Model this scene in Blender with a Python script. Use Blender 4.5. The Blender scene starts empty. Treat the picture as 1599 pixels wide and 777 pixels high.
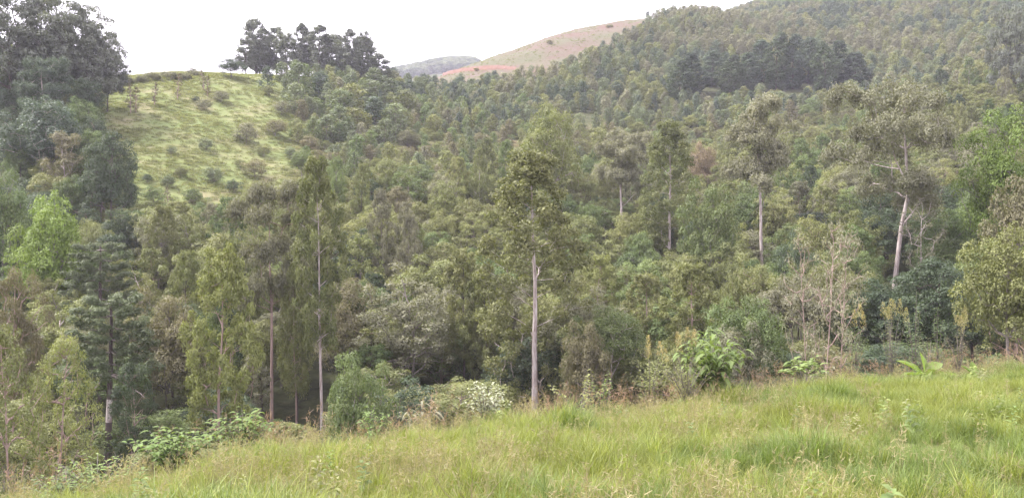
import bpy, math, random
import numpy as np

# ------------------------------------------------------------------ camera, sky, sun, exposure
CAM_Z = 1.65                      # eye height above the meadow
F, X0, Y0 = 1255.0, 799.5, 388.0  # focal length and centre in photograph pixels
scene = bpy.context.scene
cam_d = bpy.data.cameras.new('camera')
cam = bpy.data.objects.new('camera', cam_d)
scene.collection.objects.link(cam)
cam.location = (0, 0, CAM_Z)
cam.rotation_euler = (math.radians(90), 0, 0)
cam_d.sensor_width = 36.0
cam_d.lens = F / 1599.0 * 36.0
cam_d.clip_start = 0.1
cam_d.clip_end = 9000
scene.camera = cam

SUN_EL, SUN_AZ = math.radians(56), math.radians(-78)   # azimuth from +Y towards +X
world = bpy.data.worlds.new('World')
scene.world = world
world.use_nodes = True
wn, wl = world.node_tree.nodes, world.node_tree.links
wn.clear()
w_out = wn.new('ShaderNodeOutputWorld')
w_bg = wn.new('ShaderNodeBackground')
w_bg.inputs['Strength'].default_value = 0.06
w_sky = wn.new('ShaderNodeTexSky')
w_sky.sky_type = 'NISHITA'
w_sky.sun_disc = False
w_sky.sun_elevation = SUN_EL
w_sky.sun_rotation = SUN_AZ
w_sky.dust_density = 4.0
w_noise = wn.new('ShaderNodeTexNoise')            # an even overcast with faint cloud structure
w_noise.inputs['Scale'].default_value = 2.2
w_noise.inputs['Detail'].default_value = 5
w_ramp = wn.new('ShaderNodeValToRGB')
w_ramp.color_ramp.elements[0].color = (8.1, 7.5, 8.4, 1)
w_ramp.color_ramp.elements[1].color = (9.8, 9.1, 10.0, 1)
w_mix = wn.new('ShaderNodeMix')
w_mix.data_type = 'RGBA'
w_mix.inputs['Factor'].default_value = 0.86
wl.new(w_noise.outputs['Fac'], w_ramp.inputs['Fac'])
wl.new(w_sky.outputs['Color'], w_mix.inputs['A'])
wl.new(w_ramp.outputs['Color'], w_mix.inputs['B'])
wl.new(w_mix.outputs['Result'], w_bg.inputs['Color'])
wl.new(w_bg.outputs['Background'], w_out.inputs['Surface'])

sun_d = bpy.data.lights.new('sun', 'SUN')
sun_d.energy = 1.5
sun_d.angle = math.radians(11)
sun_d.color = (1.0, 0.96, 0.9)
sun = bpy.data.objects.new('sun', sun_d)
scene.collection.objects.link(sun)
sun.rotation_euler = (math.radians(90) - SUN_EL, 0, math.pi - SUN_AZ)
sun.location = (-200, 200, 300)

vs = scene.view_settings
vs.view_transform = 'Standard'
vs.look = 'None'
vs.gamma = 1.0
vs.use_curve_mapping = False
vs.exposure = 2.9
scene.render.engine = 'CYCLES'
cy = scene.cycles
cy.max_bounces = 6
cy.diffuse_bounces = 3
cy.glossy_bounces = 1
cy.transmission_bounces = 4
cy.transparent_max_bounces = 8
cy.volume_bounces = 1
cy.use_denoising = True
cy.use_adaptive_sampling = True
cy.caustics_reflective = False
cy.caustics_refractive = False

C = scene.collection
PI = math.pi

# ------------------------------------------------------------------ helpers
def link(o, parent=None):
    C.objects.link(o)
    if parent is not None:
        o.parent = parent
    return o

def tag(o, label=None, cat=None, group=None, kind=None):
    if label: o['label'] = label
    if cat: o['category'] = cat
    if group: o['group'] = group
    if kind: o['kind'] = kind
    return o

def empty(name, loc, rz=0.0):
    o = bpy.data.objects.new(name, None)
    o.empty_display_size = 0.3
    o.location = loc
    o.rotation_euler = (0, 0, rz)
    return link(o)

def mesh_quads(name, V, Q, mat=None, tint=None, smooth=False, uvw=None):
    V = np.asarray(V, np.float32).reshape(-1, 3)
    Q = np.asarray(Q, np.int32).reshape(-1, 4)
    me = bpy.data.meshes.new(name)
    me.vertices.add(len(V)); me.vertices.foreach_set('co', V.ravel())
    me.loops.add(Q.size); me.loops.foreach_set('vertex_index', Q.ravel())
    me.polygons.add(len(Q))
    me.polygons.foreach_set('loop_start', np.arange(0, Q.size, 4, dtype=np.int32))
    me.polygons.foreach_set('loop_total', np.full(len(Q), 4, np.int32))
    if smooth:
        me.polygons.foreach_set('use_smooth', np.ones(len(Q), bool))
    if tint is not None:
        a = me.attributes.new('tint', 'FLOAT_COLOR', 'POINT')
        t = np.ones((len(V), 4), np.float32)
        t[:, :tint.shape[1]] = tint
        a.data.foreach_set('color', t.ravel())
    me.update(calc_edges=True)
    if mat is not None:
        me.materials.append(mat)
    return me

def obj(name, me, parent=None):
    o = bpy.data.objects.new(name, me)
    link(o, parent)
    return o

def norm(v):
    return v / np.maximum(np.linalg.norm(v, axis=-1, keepdims=True), 1e-9)

def sstep(a, b, x):
    t = np.clip((x - a) / (b - a), 0, 1)
    return t * t * (3 - 2 * t)

# value noise on the plane, used for relief and for where things grow
_nt = np.random.RandomState(5).rand(256, 256)
def vnoise(x, y, s):
    x = np.asarray(x, float) / s + 57.3; y = np.asarray(y, float) / s + 91.7
    xi = np.floor(x).astype(int); yi = np.floor(y).astype(int)
    fx = x - xi; fy = y - yi
    fx = fx * fx * (3 - 2 * fx); fy = fy * fy * (3 - 2 * fy)
    g = lambda a, b: _nt[a % 256, b % 256]
    return (g(xi, yi) * (1 - fx) + g(xi + 1, yi) * fx) * (1 - fy) + (g(xi, yi + 1) * (1 - fx) + g(xi + 1, yi + 1) * fx) * fy
def fbm(x, y, s, o=4):
    r = 0; a = 0.5
    for _ in range(o):
        r = r + a * vnoise(x, y, s); s *= 0.5; a *= 0.5
    return r / (1 - 0.5 ** o)

# ------------------------------------------------------------------ terrain
# profiles of the valley: for each bearing, (distance, height) along it
def up(Y, py):
    return CAM_Z + (Y0 - py) / F * Y
def prof(near, far, tail):
    return near + [(Y, up(Y, p)) for Y, p in far] + tail
T_END = [(1000, 30), (1500, 20), (2300, 0)]
PROF = {
 -500: prof([(15, -3.6), (25, -7), (45, -13), (65, -15), (90, -11)], [(120, 430), (150, 300), (175, 190), (200, 150), (260, 120), (400, 120)], T_END),
 0: prof([(17, -3.85), (25, -7.5), (45, -14.5), (65, -17), (90, -13)], [(120, 430), (150, 300), (175, 190), (200, 150), (260, 120), (400, 130)], T_END),
 100: prof([(17.5, -3.75), (26, -7.5), (45, -14.5), (64, -17), (88, -13.5)], [(115, 450), (145, 310), (172, 205), (200, 150), (240, 122), (400, 140)], T_END),
 200: prof([(18, -3.6), (26, -7), (45, -14), (62, -17), (85, -14)], [(110, 475), (135, 330), (160, 245), (190, 175), (215, 124), (232, 118), (300, 130), (420, 170)], T_END),
 300: prof([(19, -3.6), (27, -7.5), (47, -14.5), (66, -17.3), (90, -13.5)], [(115, 450), (140, 330), (168, 245), (198, 175), (226, 122), (243, 114), (300, 125), (420, 175)], T_END),
 400: prof([(20, -3.6), (28, -8), (48, -15), (70, -17.5), (95, -13)], [(120, 430), (145, 335), (175, 255), (205, 185), (235, 130), (260, 116), (300, 122), (420, 180)], T_END),
 500: prof([(21, -3.7), (29, -8.5), (49, -15.5), (71, -17.5), (95, -13)], [(122, 425), (150, 335), (182, 260), (218, 195), (252, 145), (285, 122), (320, 124), (450, 175)], T_END),
 600: prof([(22, -3.75), (30, -9), (50, -16), (72, -17.5), (95, -13)], [(125, 420), (155, 335), (190, 265), (230, 205), (270, 160), (310, 133), (345, 131), (450, 165), (700, 165), (1000, 150), (1300, 123), (1450, 121), (1700, 130)], [(2300, 60)]),
 650: prof([(23, -3.7), (31, -9.2), (51, -16), (74, -17.2), (98, -12.5)], [(128, 417), (158, 332), (195, 264), (238, 205), (280, 163), (325, 138), (365, 128), (385, 130), (480, 160), (700, 160), (1000, 140), (1300, 112), (1450, 110), (1700, 122)], [(2300, 60)]),
 700: prof([(23, -3.7), (32, -9.5), (52, -16), (75, -17), (100, -12)], [(130, 415), (160, 330), (200, 262), (245, 205), (290, 165), (340, 135), (390, 116), (412, 116), (480, 145), (700, 155), (1000, 135), (1300, 102), (1450, 100), (1700, 115)], [(2300, 60)]),
 750: prof([(23.5, -3.65), (33, -9.5), (53, -15.8), (76, -16.5), (102, -11.5)], [(132, 412), (162, 330), (202, 262), (247, 205), (295, 160), (345, 125), (395, 98), (420, 97), (480, 135), (700, 150), (1000, 135), (1300, 101), (1450, 100), (1700, 115)], [(2300, 60)]),
 800: prof([(24, -3.6), (34, -9.5), (54, -15.5), (78, -16), (105, -11)], [(135, 410), (165, 330), (205, 265), (250, 205), (300, 155), (350, 115), (400, 82), (430, 80), (560, 140), (800, 150)], T_END),
 900: prof([(24.5, -3.55), (35, -9.3), (55, -15), (79, -15), (106, -10)], [(138, 405), (168, 330), (210, 260), (258, 196), (310, 138), (360, 92), (410, 50), (440, 47), (560, 100), (800, 140)], T_END),
 1000: prof([(25, -3.5), (36, -9), (56, -14), (80, -13.5), (108, -9)], [(140, 400), (172, 330), (215, 255), (265, 190), (320, 125), (370, 75), (420, 34), (445, 30), (560, 60), (800, 120)], T_END),
 1100: prof([(26, -3.4), (37, -8.7), (57, -13), (82, -12), (110, -6.5)], [(143, 388), (177, 318), (220, 246), (272, 178), (327, 116), (380, 62), (427, 30), (450, 27), (520, 50), (640, 40), (800, 60)], T_END),
 1150: prof([(26.5, -3.4), (38, -8.5), (58, -12.5), (84, -11), (112, -5)], [(145, 380), (180, 310), (222, 240), (275, 170), (330, 112), (385, 62), (430, 34), (450, 33), (500, 40), (600, 24), (680, 25), (900, 60)], T_END),
 1200: prof([(27, -3.35), (38, -8.3), (58, -12), (84, -10), (112, -4)], [(147, 370), (182, 303), (224, 236), (277, 167), (334, 110), (392, 64), (440, 40), (480, 36), (560, 14), (640, 6), (720, 12)], T_END),
 1300: prof([(28, -3.25), (38, -8), (58, -11), (85, -8.5), (112, -2)], [(150, 350), (185, 290), (225, 230), (280, 160), (340, 103), (400, 56), (450, 30), (520, 0), (600, -25), (700, -30)], T_END),
 1450: prof([(29, -3.15), (40, -7), (60, -9.5), (88, -5.5), (115, 0.5)], [(150, 320), (185, 260), (225, 200), (280, 140), (340, 88), (400, 45), (460, 10), (560, -40), (660, -60)], T_END),
 1599: prof([(30, -3.1), (42, -6.5), (62, -8), (88, -3), (115, 4)], [(150, 290), (185, 220), (220, 160), (270, 100), (330, 52), (400, 5), (470, -35), (600, -80), (700, -90)], T_END),
 2100: prof([(32, -3.0), (44, -6), (64, -7), (88, -1), (115, 8)], [(150, 270), (185, 200), (220, 140), (270, 85), (330, 40), (400, -5), (470, -45), (600, -90), (700, -95)], T_END),
}
def pchip(x, y, xi):
    x = np.asarray(x, float); y = np.asarray(y, float)
    h = np.diff(x); d = np.diff(y) / h
    m = np.zeros_like(y)
    m[0], m[-1] = d[0], d[-1]
    for k in range(1, len(x) - 1):
        if d[k-1] * d[k] > 0:
            w1 = 2*h[k] + h[k-1]; w2 = h[k] + 2*h[k-1]
            m[k] = (w1 + w2) / (w1 / d[k-1] + w2 / d[k])
    k = np.clip(np.searchsorted(x, xi) - 1, 0, len(x) - 2)
    t = (xi - x[k]) / h[k]
    return ((2*t**3 - 3*t**2 + 1)*y[k] + (t**3 - 2*t**2 + t)*h[k]*m[k] + (-2*t**3 + 3*t**2)*y[k+1] + (t**3 - t**2)*h[k]*m[k+1])
YN = np.exp(np.linspace(math.log(5.0), math.log(2300.0), 420))
def mslope(X):
    return np.clip(0.170 - 0.0035 * X, 0.09, 0.24)
_cx = np.array(sorted(PROF))
_cols = []
for px in _cx:
    p = PROF[px]
    u = (px - X0) / F
    near = [(y, -y * float(mslope(u * y))) for y in (3.0, 6.0)]
    p = near + [(q[0], q[1] - (0.16 if q[0] < 33 and px < 1300 else 0.0)) for q in p]
    _cols.append(pchip([q[0] for q in p], [q[1] for q in p], YN))
_cols = np.array(_cols)
UP = np.linspace(-500, 2100, 521)
TAB = np.stack([pchip(_cx, _cols[:, j], UP) for j in range(len(YN))], 1)   # (bearing, distance)
ker = np.hanning(11); ker /= ker.sum()
_pad = np.pad(TAB, ((5, 5), (0, 0)), 'edge')
TAB = sum(ker[k] * _pad[k:k + len(UP)] for k in range(11))

def ground(X, Y):
    X = np.asarray(X, float); Y = np.asarray(Y, float)
    Ys = np.clip(Y, 5.01, 2299)
    px = np.clip(X / Ys * F + X0, -499, 2099)
    a = (px + 500) / 5.0
    i = np.clip(a.astype(int), 0, len(UP) - 2); fa = a - i
    b = (np.log(Ys) - math.log(5.0)) / (math.log(2300.0) - math.log(5.0)) * (len(YN) - 1)
    j = np.clip(b.astype(int), 0, len(YN) - 2); fb = b - j
    z = (TAB[i, j]*(1-fa) + TAB[i+1, j]*fa)*(1-fb) + (TAB[i, j+1]*(1-fa) + TAB[i+1, j+1]*fa)*fb
    zm = -Y * mslope(X)
    zm = np.where(Y < -5, np.minimum(zm, 3 + 0.02 * np.abs(Y)), zm)
    w = sstep(6, 12, Y)
    z = zm * (1 - w) + z * w
    amp = 0.16 + 0.9 * sstep(40, 200, Y)
    z = z + amp * (fbm(X, Y, 2.6 + 0 * X, 2) - 0.5) * (1 - sstep(60, 120, Y)) + amp * 1.6 * (fbm(X, Y, 14.0, 3) - 0.5) * sstep(60, 120, Y)
    return z
def gz(X, Y):
    return float(ground(np.array([X]), np.array([Y]))[0])
def at(px, Y, dz=0.0):
    X = (px - X0) / F * Y
    return (X, Y, gz(X, Y) + dz)
CREST_X = np.array([-500, 0, 100, 200, 400, 600, 800, 1000, 1200, 1400, 1599, 2100])
CREST_Y = np.array([15, 17, 17.5, 18, 20, 22, 24, 25, 27, 28.5, 30, 32])
def crest(px):
    return np.interp(px, CREST_X, CREST_Y)
# where the grassy hill, the bare red hill and the plantation lie
def hill_grass(px, Y):
    lo = np.interp(px, [100, 150, 250, 350, 450, 520], [145, 135, 126, 132, 165, 215])
    hi = np.interp(px, [100, 200, 300, 400, 520], [260, 275, 285, 300, 330])
    m = sstep(120, 165, px) * (1 - sstep(450, 520, px))
    return m * sstep(lo - 6, lo + 6, Y) * (1 - sstep(hi, hi + 20, Y))
def red_hill(px, Y):
    lo = np.interp(px, [620, 660, 700, 760, 800, 870, 940, 1000, 1030], [318, 318, 322, 328, 333, 340, 362, 398, 430])
    return sstep(lo - 4, lo + 6, Y) * (1 - sstep(470, 520, Y)) * sstep(600, 640, px) * (1 - sstep(1010, 1060, px))

def forest_end(px):
    return np.interp(px, [-100, 100, 130, 155, 200, 250, 450, 600, 800, 1000, 1200, 1400, 1700], [262, 245, 200, 148, 130, 128, 140, 155, 170, 190, 205, 235, 265])
def shrub_end(px):
    return np.interp(px, [400, 500, 600, 800, 1000, 1200, 1400, 1600], [205, 222, 232, 240, 246, 255, 262, 280])

def build_ground():
    a_f = np.linspace(-52, 52, 260)
    a_b = np.linspace(52, 308, 54)[1:-1]
    ang = np.radians(np.concatenate([a_f, a_b]))
    rad = np.concatenate([np.linspace(0.5, 10, 14), np.linspace(11, 60, 60), np.linspace(62.5, 470, 150), np.geomspace(480, 2250, 40)])
    A, R = np.meshgrid(ang, rad)
    X = R * np.sin(A); Y = R * np.cos(A)
    Z = ground(X, Y)
    V = np.stack([X, Y, Z], -1).reshape(-1, 3)
    nr, na = R.shape
    i, j = np.meshgrid(np.arange(nr - 1), np.arange(na), indexing='ij')
    j2 = (j + 1) % na
    Q = np.stack([i*na + j, i*na + j2, (i+1)*na + j2, (i+1)*na + j], -1)
    px = X / np.maximum(Y, 1) * F + X0
    hg = hill_grass(px, Y)
    rh = red_hill(px, Y)
    md = (1 - sstep(crest(px) + 1, crest(px) + 8, Y))
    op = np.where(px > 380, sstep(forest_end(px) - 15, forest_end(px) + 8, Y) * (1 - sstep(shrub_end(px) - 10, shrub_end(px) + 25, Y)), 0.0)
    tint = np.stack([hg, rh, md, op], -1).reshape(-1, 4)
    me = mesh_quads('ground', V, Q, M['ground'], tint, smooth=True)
    g = obj('ground', me)
    tag(g, kind='structure')
    return g

# ------------------------------------------------------------------ materials
M = {}
def new_mat(name):
    m = bpy.data.materials.new(name)
    m.use_nodes = True
    m.node_tree.nodes.clear()
    return m, m.node_tree.nodes, m.node_tree.links
def mixc(n, l, fac, a, b, mode='MIX'):
    x = n.new('ShaderNodeMix'); x.data_type = 'RGBA'; x.blend_type = mode
    for s, v in (('Factor', fac), ('A', a), ('B', b)):
        if hasattr(v, 'is_linked'): l.new(v, x.inputs[s])
        else: x.inputs[s].default_value = v if s == 'Factor' else (*v, 1)[:4]
    return x.outputs['Result']
def math_(n, l, op, a, b=0.0, clamp=False):
    x = n.new('ShaderNodeMath'); x.operation = op; x.use_clamp = clamp
    for k, v in enumerate((a, b)):
        if hasattr(v, 'is_linked'): l.new(v, x.inputs[k])
        else: x.inputs[k].default_value = v
    return x.outputs[0]

LEAF, BARK = {}, {}
def foliage(key, a, b, trans=0.30, rough=0.55, spec=0.25, inst=False):
    """leaf colour runs from a to b by leaf and by plant; a is None: both are read from the plant itself"""
    m, n, l = new_mat('leaf_' + key)
    if a is None:
        pa, pb = n.new('ShaderNodeAttribute'), n.new('ShaderNodeAttribute')
        for x, nm in ((pa, 'leaf_a'), (pb, 'leaf_b')): x.attribute_type = 'OBJECT'; x.attribute_name = nm
        a, b = pa.outputs['Color'], pb.outputs['Color']
    else:
        LEAF[key] = (a, b)
    at_ = n.new('ShaderNodeAttribute'); at_.attribute_name = 'tint'
    sep = n.new('ShaderNodeSeparateColor'); l.new(at_.outputs['Color'], sep.inputs[0])
    oi = n.new('ShaderNodeObjectInfo')
    f = math_(n, l, 'ADD', math_(n, l, 'MULTIPLY', sep.outputs['Green'], 0.65), math_(n, l, 'MULTIPLY', oi.outputs['Random'], 0.45), True)
    col = mixc(n, l, f, a, b)
    rv = math_(n, l, 'FRACT', math_(n, l, 'MULTIPLY', oi.outputs['Random'], 17.31))
    val = math_(n, l, 'MULTIPLY', sep.outputs['Red'], math_(n, l, 'ADD', math_(n, l, 'MULTIPLY', rv, 0.4), 0.8))
    vm = n.new('ShaderNodeVectorMath'); vm.operation = 'SCALE'
    l.new(col, vm.inputs[0]); l.new(val, vm.inputs['Scale'])
    p = n.new('ShaderNodeBsdfPrincipled')
    p.inputs['Roughness'].default_value = rough
    p.inputs['Specular IOR Level'].default_value = spec
    l.new(vm.outputs[0], p.inputs['Base Color'])
    t = n.new('ShaderNodeBsdfTranslucent')
    tc = mixc(n, l, 1.0, vm.outputs[0], (1.15, 1.2, 0.6), 'MULTIPLY')
    l.new(tc, t.inputs['Color'])
    mx = n.new('ShaderNodeMixShader'); mx.inputs[0].default_value = trans
    l.new(p.outputs[0], mx.inputs[1]); l.new(t.outputs[0], mx.inputs[2])
    o = n.new('ShaderNodeOutputMaterial'); l.new(mx.outputs[0], o.inputs['Surface'])
    M[key] = m
    return m
def bark(key, a, b, scale=1.2, stretch=0.15):
    m, n, l = new_mat('bark_' + key)
    if a is not None: BARK[key] = (a, b)
    tc = n.new('ShaderNodeTexCoord'); mp = n.new('ShaderNodeMapping')
    mp.inputs['Scale'].default_value = (1, 1, stretch)
    l.new(tc.outputs['Object'], mp.inputs['Vector'])
    nz = n.new('ShaderNodeTexNoise'); nz.inputs['Scale'].default_value = scale * 4; nz.inputs['Detail'].default_value = 5; nz.inputs['Roughness'].default_value = 0.7
    l.new(mp.outputs[0], nz.inputs['Vector'])
    r = n.new('ShaderNodeMapRange'); r.inputs[1].default_value = 0.38; r.inputs[2].default_value = 0.62
    l.new(nz.outputs['Fac'], r.inputs[0])
    if a is None:
        pa, pb = n.new('ShaderNodeAttribute'), n.new('ShaderNodeAttribute')
        for x, nm in ((pa, 'bark_a'), (pb, 'bark_b')): x.attribute_type = 'OBJECT'; x.attribute_name = nm
        a, b = pa.outputs['Color'], pb.outputs['Color']
    bc = mixc(n, l, r.outputs[0], a, b)
    p = n.new('ShaderNodeBsdfPrincipled'); p.inputs['Roughness'].default_value = 0.85; p.inputs['Specular IOR Level'].default_value = 0.2
    l.new(bc, p.inputs['Base Color'])
    bp = n.new('ShaderNodeBump'); bp.inputs['Strength'].default_value = 0.5; bp.inputs['Distance'].default_value = 0.03
    l.new(nz.outputs['Fac'], bp.inputs['Height']); l.new(bp.outputs[0], p.inputs['Normal'])
    o = n.new('ShaderNodeOutputMaterial'); l.new(p.outputs[0], o.inputs['Surface'])
    M[key] = m
def ground_mat():
    m, n, l = new_mat('earth_and_turf')
    at_ = n.new('ShaderNodeAttribute'); at_.attribute_name = 'tint'
    sep = n.new('ShaderNodeSeparateColor'); l.new(at_.outputs['Color'], sep.inputs[0])
    geo = n.new('ShaderNodeNewGeometry')
    def noise(s, d=5, r=0.6):
        z = n.new('ShaderNodeTexNoise'); z.inputs['Scale'].default_value = s; z.inputs['Detail'].default_value = d; z.inputs['Roughness'].default_value = r
        l.new(geo.outputs['Position'], z.inputs['Vector']); return z.outputs['Fac']
    def ramp(f, *st):
        r = n.new('ShaderNodeValToRGB')
        e = r.color_ramp.elements
        while len(e) < len(st): e.new(0.5)
        for k, (p, c) in enumerate(st):
            e[k].position = p; e[k].color = (*c, 1)
        l.new(f, r.inputs['Fac']); return r.outputs[0]
    n1, n2, n3 = noise(0.9), noise(0.11, 6), noise(0.035, 6, 0.65)
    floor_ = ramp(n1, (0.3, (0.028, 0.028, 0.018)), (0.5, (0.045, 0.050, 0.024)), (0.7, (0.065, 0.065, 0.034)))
    hillg = ramp(n2, (0.34, (0.104, 0.132, 0.048)), (0.50, (0.124, 0.143, 0.056)), (0.62, (0.150, 0.146, 0.074)), (0.76, (0.165, 0.130, 0.084)))
    red = ramp(n3, (0.3, (0.100, 0.058, 0.048)), (0.44, (0.096, 0.074, 0.058)), (0.56, (0.088, 0.084, 0.054)), (0.7, (0.072, 0.078, 0.044)))
    mead = ramp(n1, (0.3, (0.06, 0.07, 0.02)), (0.6, (0.11, 0.105, 0.045)))
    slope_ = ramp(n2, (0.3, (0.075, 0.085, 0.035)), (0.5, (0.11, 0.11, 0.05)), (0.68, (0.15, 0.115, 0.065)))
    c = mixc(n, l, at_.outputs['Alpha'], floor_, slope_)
    c = mixc(n, l, sep.outputs['Red'], c, hillg)
    nm = math_(n, l, 'ADD', sep.outputs['Green'], math_(n, l, 'MULTIPLY', math_(n, l, 'SUBTRACT', n3, 0.5), 0.8), True)
    st = n.new('ShaderNodeMapRange'); st.inputs[1].default_value = 0.4; st.inputs[2].default_value = 0.6
    l.new(nm, st.inputs[0])
    c = mixc(n, l, st.outputs[0], c, red)
    c = mixc(n, l, sep.outputs['Blue'], c, mead)
    p = n.new('ShaderNodeBsdfPrincipled'); p.inputs['Roughness'].default_value = 0.95; p.inputs['Specular IOR Level'].default_value = 0.1
    l.new(c, p.inputs['Base Color'])
    bp = n.new('ShaderNodeBump'); bp.inputs['Strength'].default_value = 0.6; bp.inputs['Distance'].default_value = 0.4
    l.new(n1, bp.inputs['Height']); l.new(bp.outputs[0], p.inputs['Normal'])
    o = n.new('ShaderNodeOutputMaterial'); l.new(p.outputs[0], o.inputs['Surface'])
    M['ground'] = m
ground_mat()
foliage('olive', (0.120, 0.144, 0.056), (0.194, 0.196, 0.084))
foliage('mid', (0.080, 0.124, 0.050), (0.146, 0.178, 0.068))
foliage('dark', (0.044, 0.068, 0.040), (0.074, 0.098, 0.052))
foliage('grey', (0.134, 0.140, 0.088), (0.200, 0.194, 0.130))
foliage('lime', (0.120, 0.185, 0.036), (0.185, 0.235, 0.060), 0.4)
foliage('brown', (0.128, 0.124, 0.068), (0.175, 0.156, 0.092))
foliage('yellow', (0.140, 0.162, 0.056), (0.196, 0.204, 0.080), 0.4)
foliage('blue', (0.094, 0.126, 0.072), (0.160, 0.182, 0.104))
foliage('navy', (0.050, 0.076, 0.056), (0.085, 0.110, 0.075))
foliage('pine', (0.064, 0.086, 0.046), (0.104, 0.124, 0.066))
foliage('lilac_flare', (0.098, 0.112, 0.094), (0.150, 0.165, 0.130))  # leaf colour lightened to include the flare and haze veiling skyline trees
foliage('rust', (0.148, 0.122, 0.078), (0.195, 0.150, 0.098))
foliage('fresh', (0.110, 0.168, 0.052), (0.165, 0.212, 0.078), 0.38, 0.6, 0.2)
foliage('pale_leaf', (0.230, 0.255, 0.165), (0.310, 0.320, 0.220), 0.3)
foliage('flower', (0.260, 0.235, 0.110), (0.330, 0.265, 0.150), 0.35)
foliage('bright', (0.135, 0.205, 0.040), (0.185, 0.255, 0.060), 0.45, 0.45, 0.3)
foliage('any', None, None)
bark('any_bark', None, None)
bark('pale', (0.22, 0.17, 0.155), (0.48, 0.43, 0.41), 0.7, 0.3)
bark('white', (0.42, 0.38, 0.37), (0.62, 0.58, 0.57))
bark('pink', (0.20, 0.14, 0.12), (0.36, 0.27, 0.24))
bark('darkbark', (0.05, 0.038, 0.035), (0.11, 0.085, 0.08))
bark('greybark', (0.10, 0.085, 0.075), (0.20, 0.175, 0.16))

# ------------------------------------------------------------------ plant geometry
def tubes(chains, sides=5):
    """chains: list of (points (k,3), radii (k,)) -> verts, quads"""
    VV, QQ, base = [], [], 0
    th = np.arange(sides) / sides * 2 * PI
    cs, sn = np.cos(th), np.sin(th)
    for P, r in chains:
        P = np.asarray(P, float); r = np.asarray(r, float)
        k = len(P)
        T = np.empty_like(P); T[1:-1] = P[2:] - P[:-2]; T[0] = P[1] - P[0]; T[-1] = P[-1] - P[-2]
        T = norm(T)
        ref = np.where(np.abs(T[:, 2:3]) > 0.9, np.array([[1.0, 0, 0]]), np.array([[0, 0, 1.0]]))
        if np.abs(T[:, 2]).mean() > 0.6: ref = np.tile([[1.0, 0, 0]], (k, 1))
        else: ref = np.tile([[0, 0, 1.0]], (k, 1))
        A = norm(np.cross(T, ref)); B = np.cross(T, A)
        ring = P[:, None] + r[:, None, None] * (A[:, None] * cs[None, :, None] + B[:, None] * sn[None, :, None])
        VV.append(ring.reshape(-1, 3))
        i, j = np.meshgrid(np.arange(k - 1), np.arange(sides), indexing='ij')
        j2 = (j + 1) % sides
        QQ.append((base + np.stack([i*sides + j, i*sides + j2, (i+1)*sides + j2, (i+1)*sides + j], -1)).reshape(-1, 4))
        base += k * sides
    return np.concatenate(VV), np.concatenate(QQ)

def leaves(rs, cen, rad, per, size, flat=0.75, upb=0.6, droop=0.0, aspect=0.5, shell=0.5, low=0.35):
    """leaf quads filling clumps at cen"""
    cen = np.asarray(cen, float); rad = np.asarray(rad, float)
    per = np.maximum(3, (per * (rad / rad.mean()) ** 2).astype(int))
    ci = np.repeat(np.arange(len(cen)), per)
    n = len(ci)
    d = norm(rs.normal(size=(n, 3)))
    flip = (d[:, 2] < 0) & (rs.rand(n) > low)
    d[flip, 2] *= -1
    rr = shell + (1 - shell) * rs.rand(n) ** 0.7
    rr = np.where(rs.rand(n) < 0.10, rr * rs.uniform(1.0, 1.3, n), rr)
    lump = 1 + 0.25 * np.sin(d[:, 0] * 5 + ci) * np.sin(d[:, 1] * 6 + ci * 1.7)
    p = cen[ci] + d * (rad[ci] * rr * lump)[:, None] * np.array([1, 1, flat])
    nrm = norm(d * 0.9 + np.array([0, 0, upb]) + rs.normal(size=(n, 3)) * 0.38)
    t = norm(np.cross(nrm, norm(rs.normal(size=(n, 3)))))
    if droop:
        t = norm(t * (1 - droop) + np.array([0, 0, -1.0]) * droop)
    b = norm(np.cross(nrm, t)); nrm = np.cross(t, b)
    L = size * rs.uniform(0.65, 1.35, n)[:, None]; W = L * aspect
    v = np.stack([p - t*L*0.5, p + b*W*0.5 + nrm*W*0.12, p + t*L*0.5, p - b*W*0.5 + nrm*W*0.12], 1).reshape(-1, 3)
    q = np.arange(4 * n).reshape(-1, 4)
    ct = rs.uniform(0.85, 1.15, len(cen))[ci]; cg = rs.rand(len(cen))[ci]
    t0 = np.clip(ct * rs.uniform(0.8, 1.2, n), 0, 2); t1 = np.clip(0.55 * cg + 0.45 * rs.rand(n), 0, 1)
    tint = np.repeat(np.stack([t0, t1], 1), 4, 0)
    return v, q, tint

def cat(parts):
    V, Q, T, b = [], [], [], 0
    for v, q, t in parts:
        V.append(v); Q.append(q + b); T.append(t); b += len(v)
    return np.concatenate(V), np.concatenate(Q), np.concatenate(T)

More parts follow.
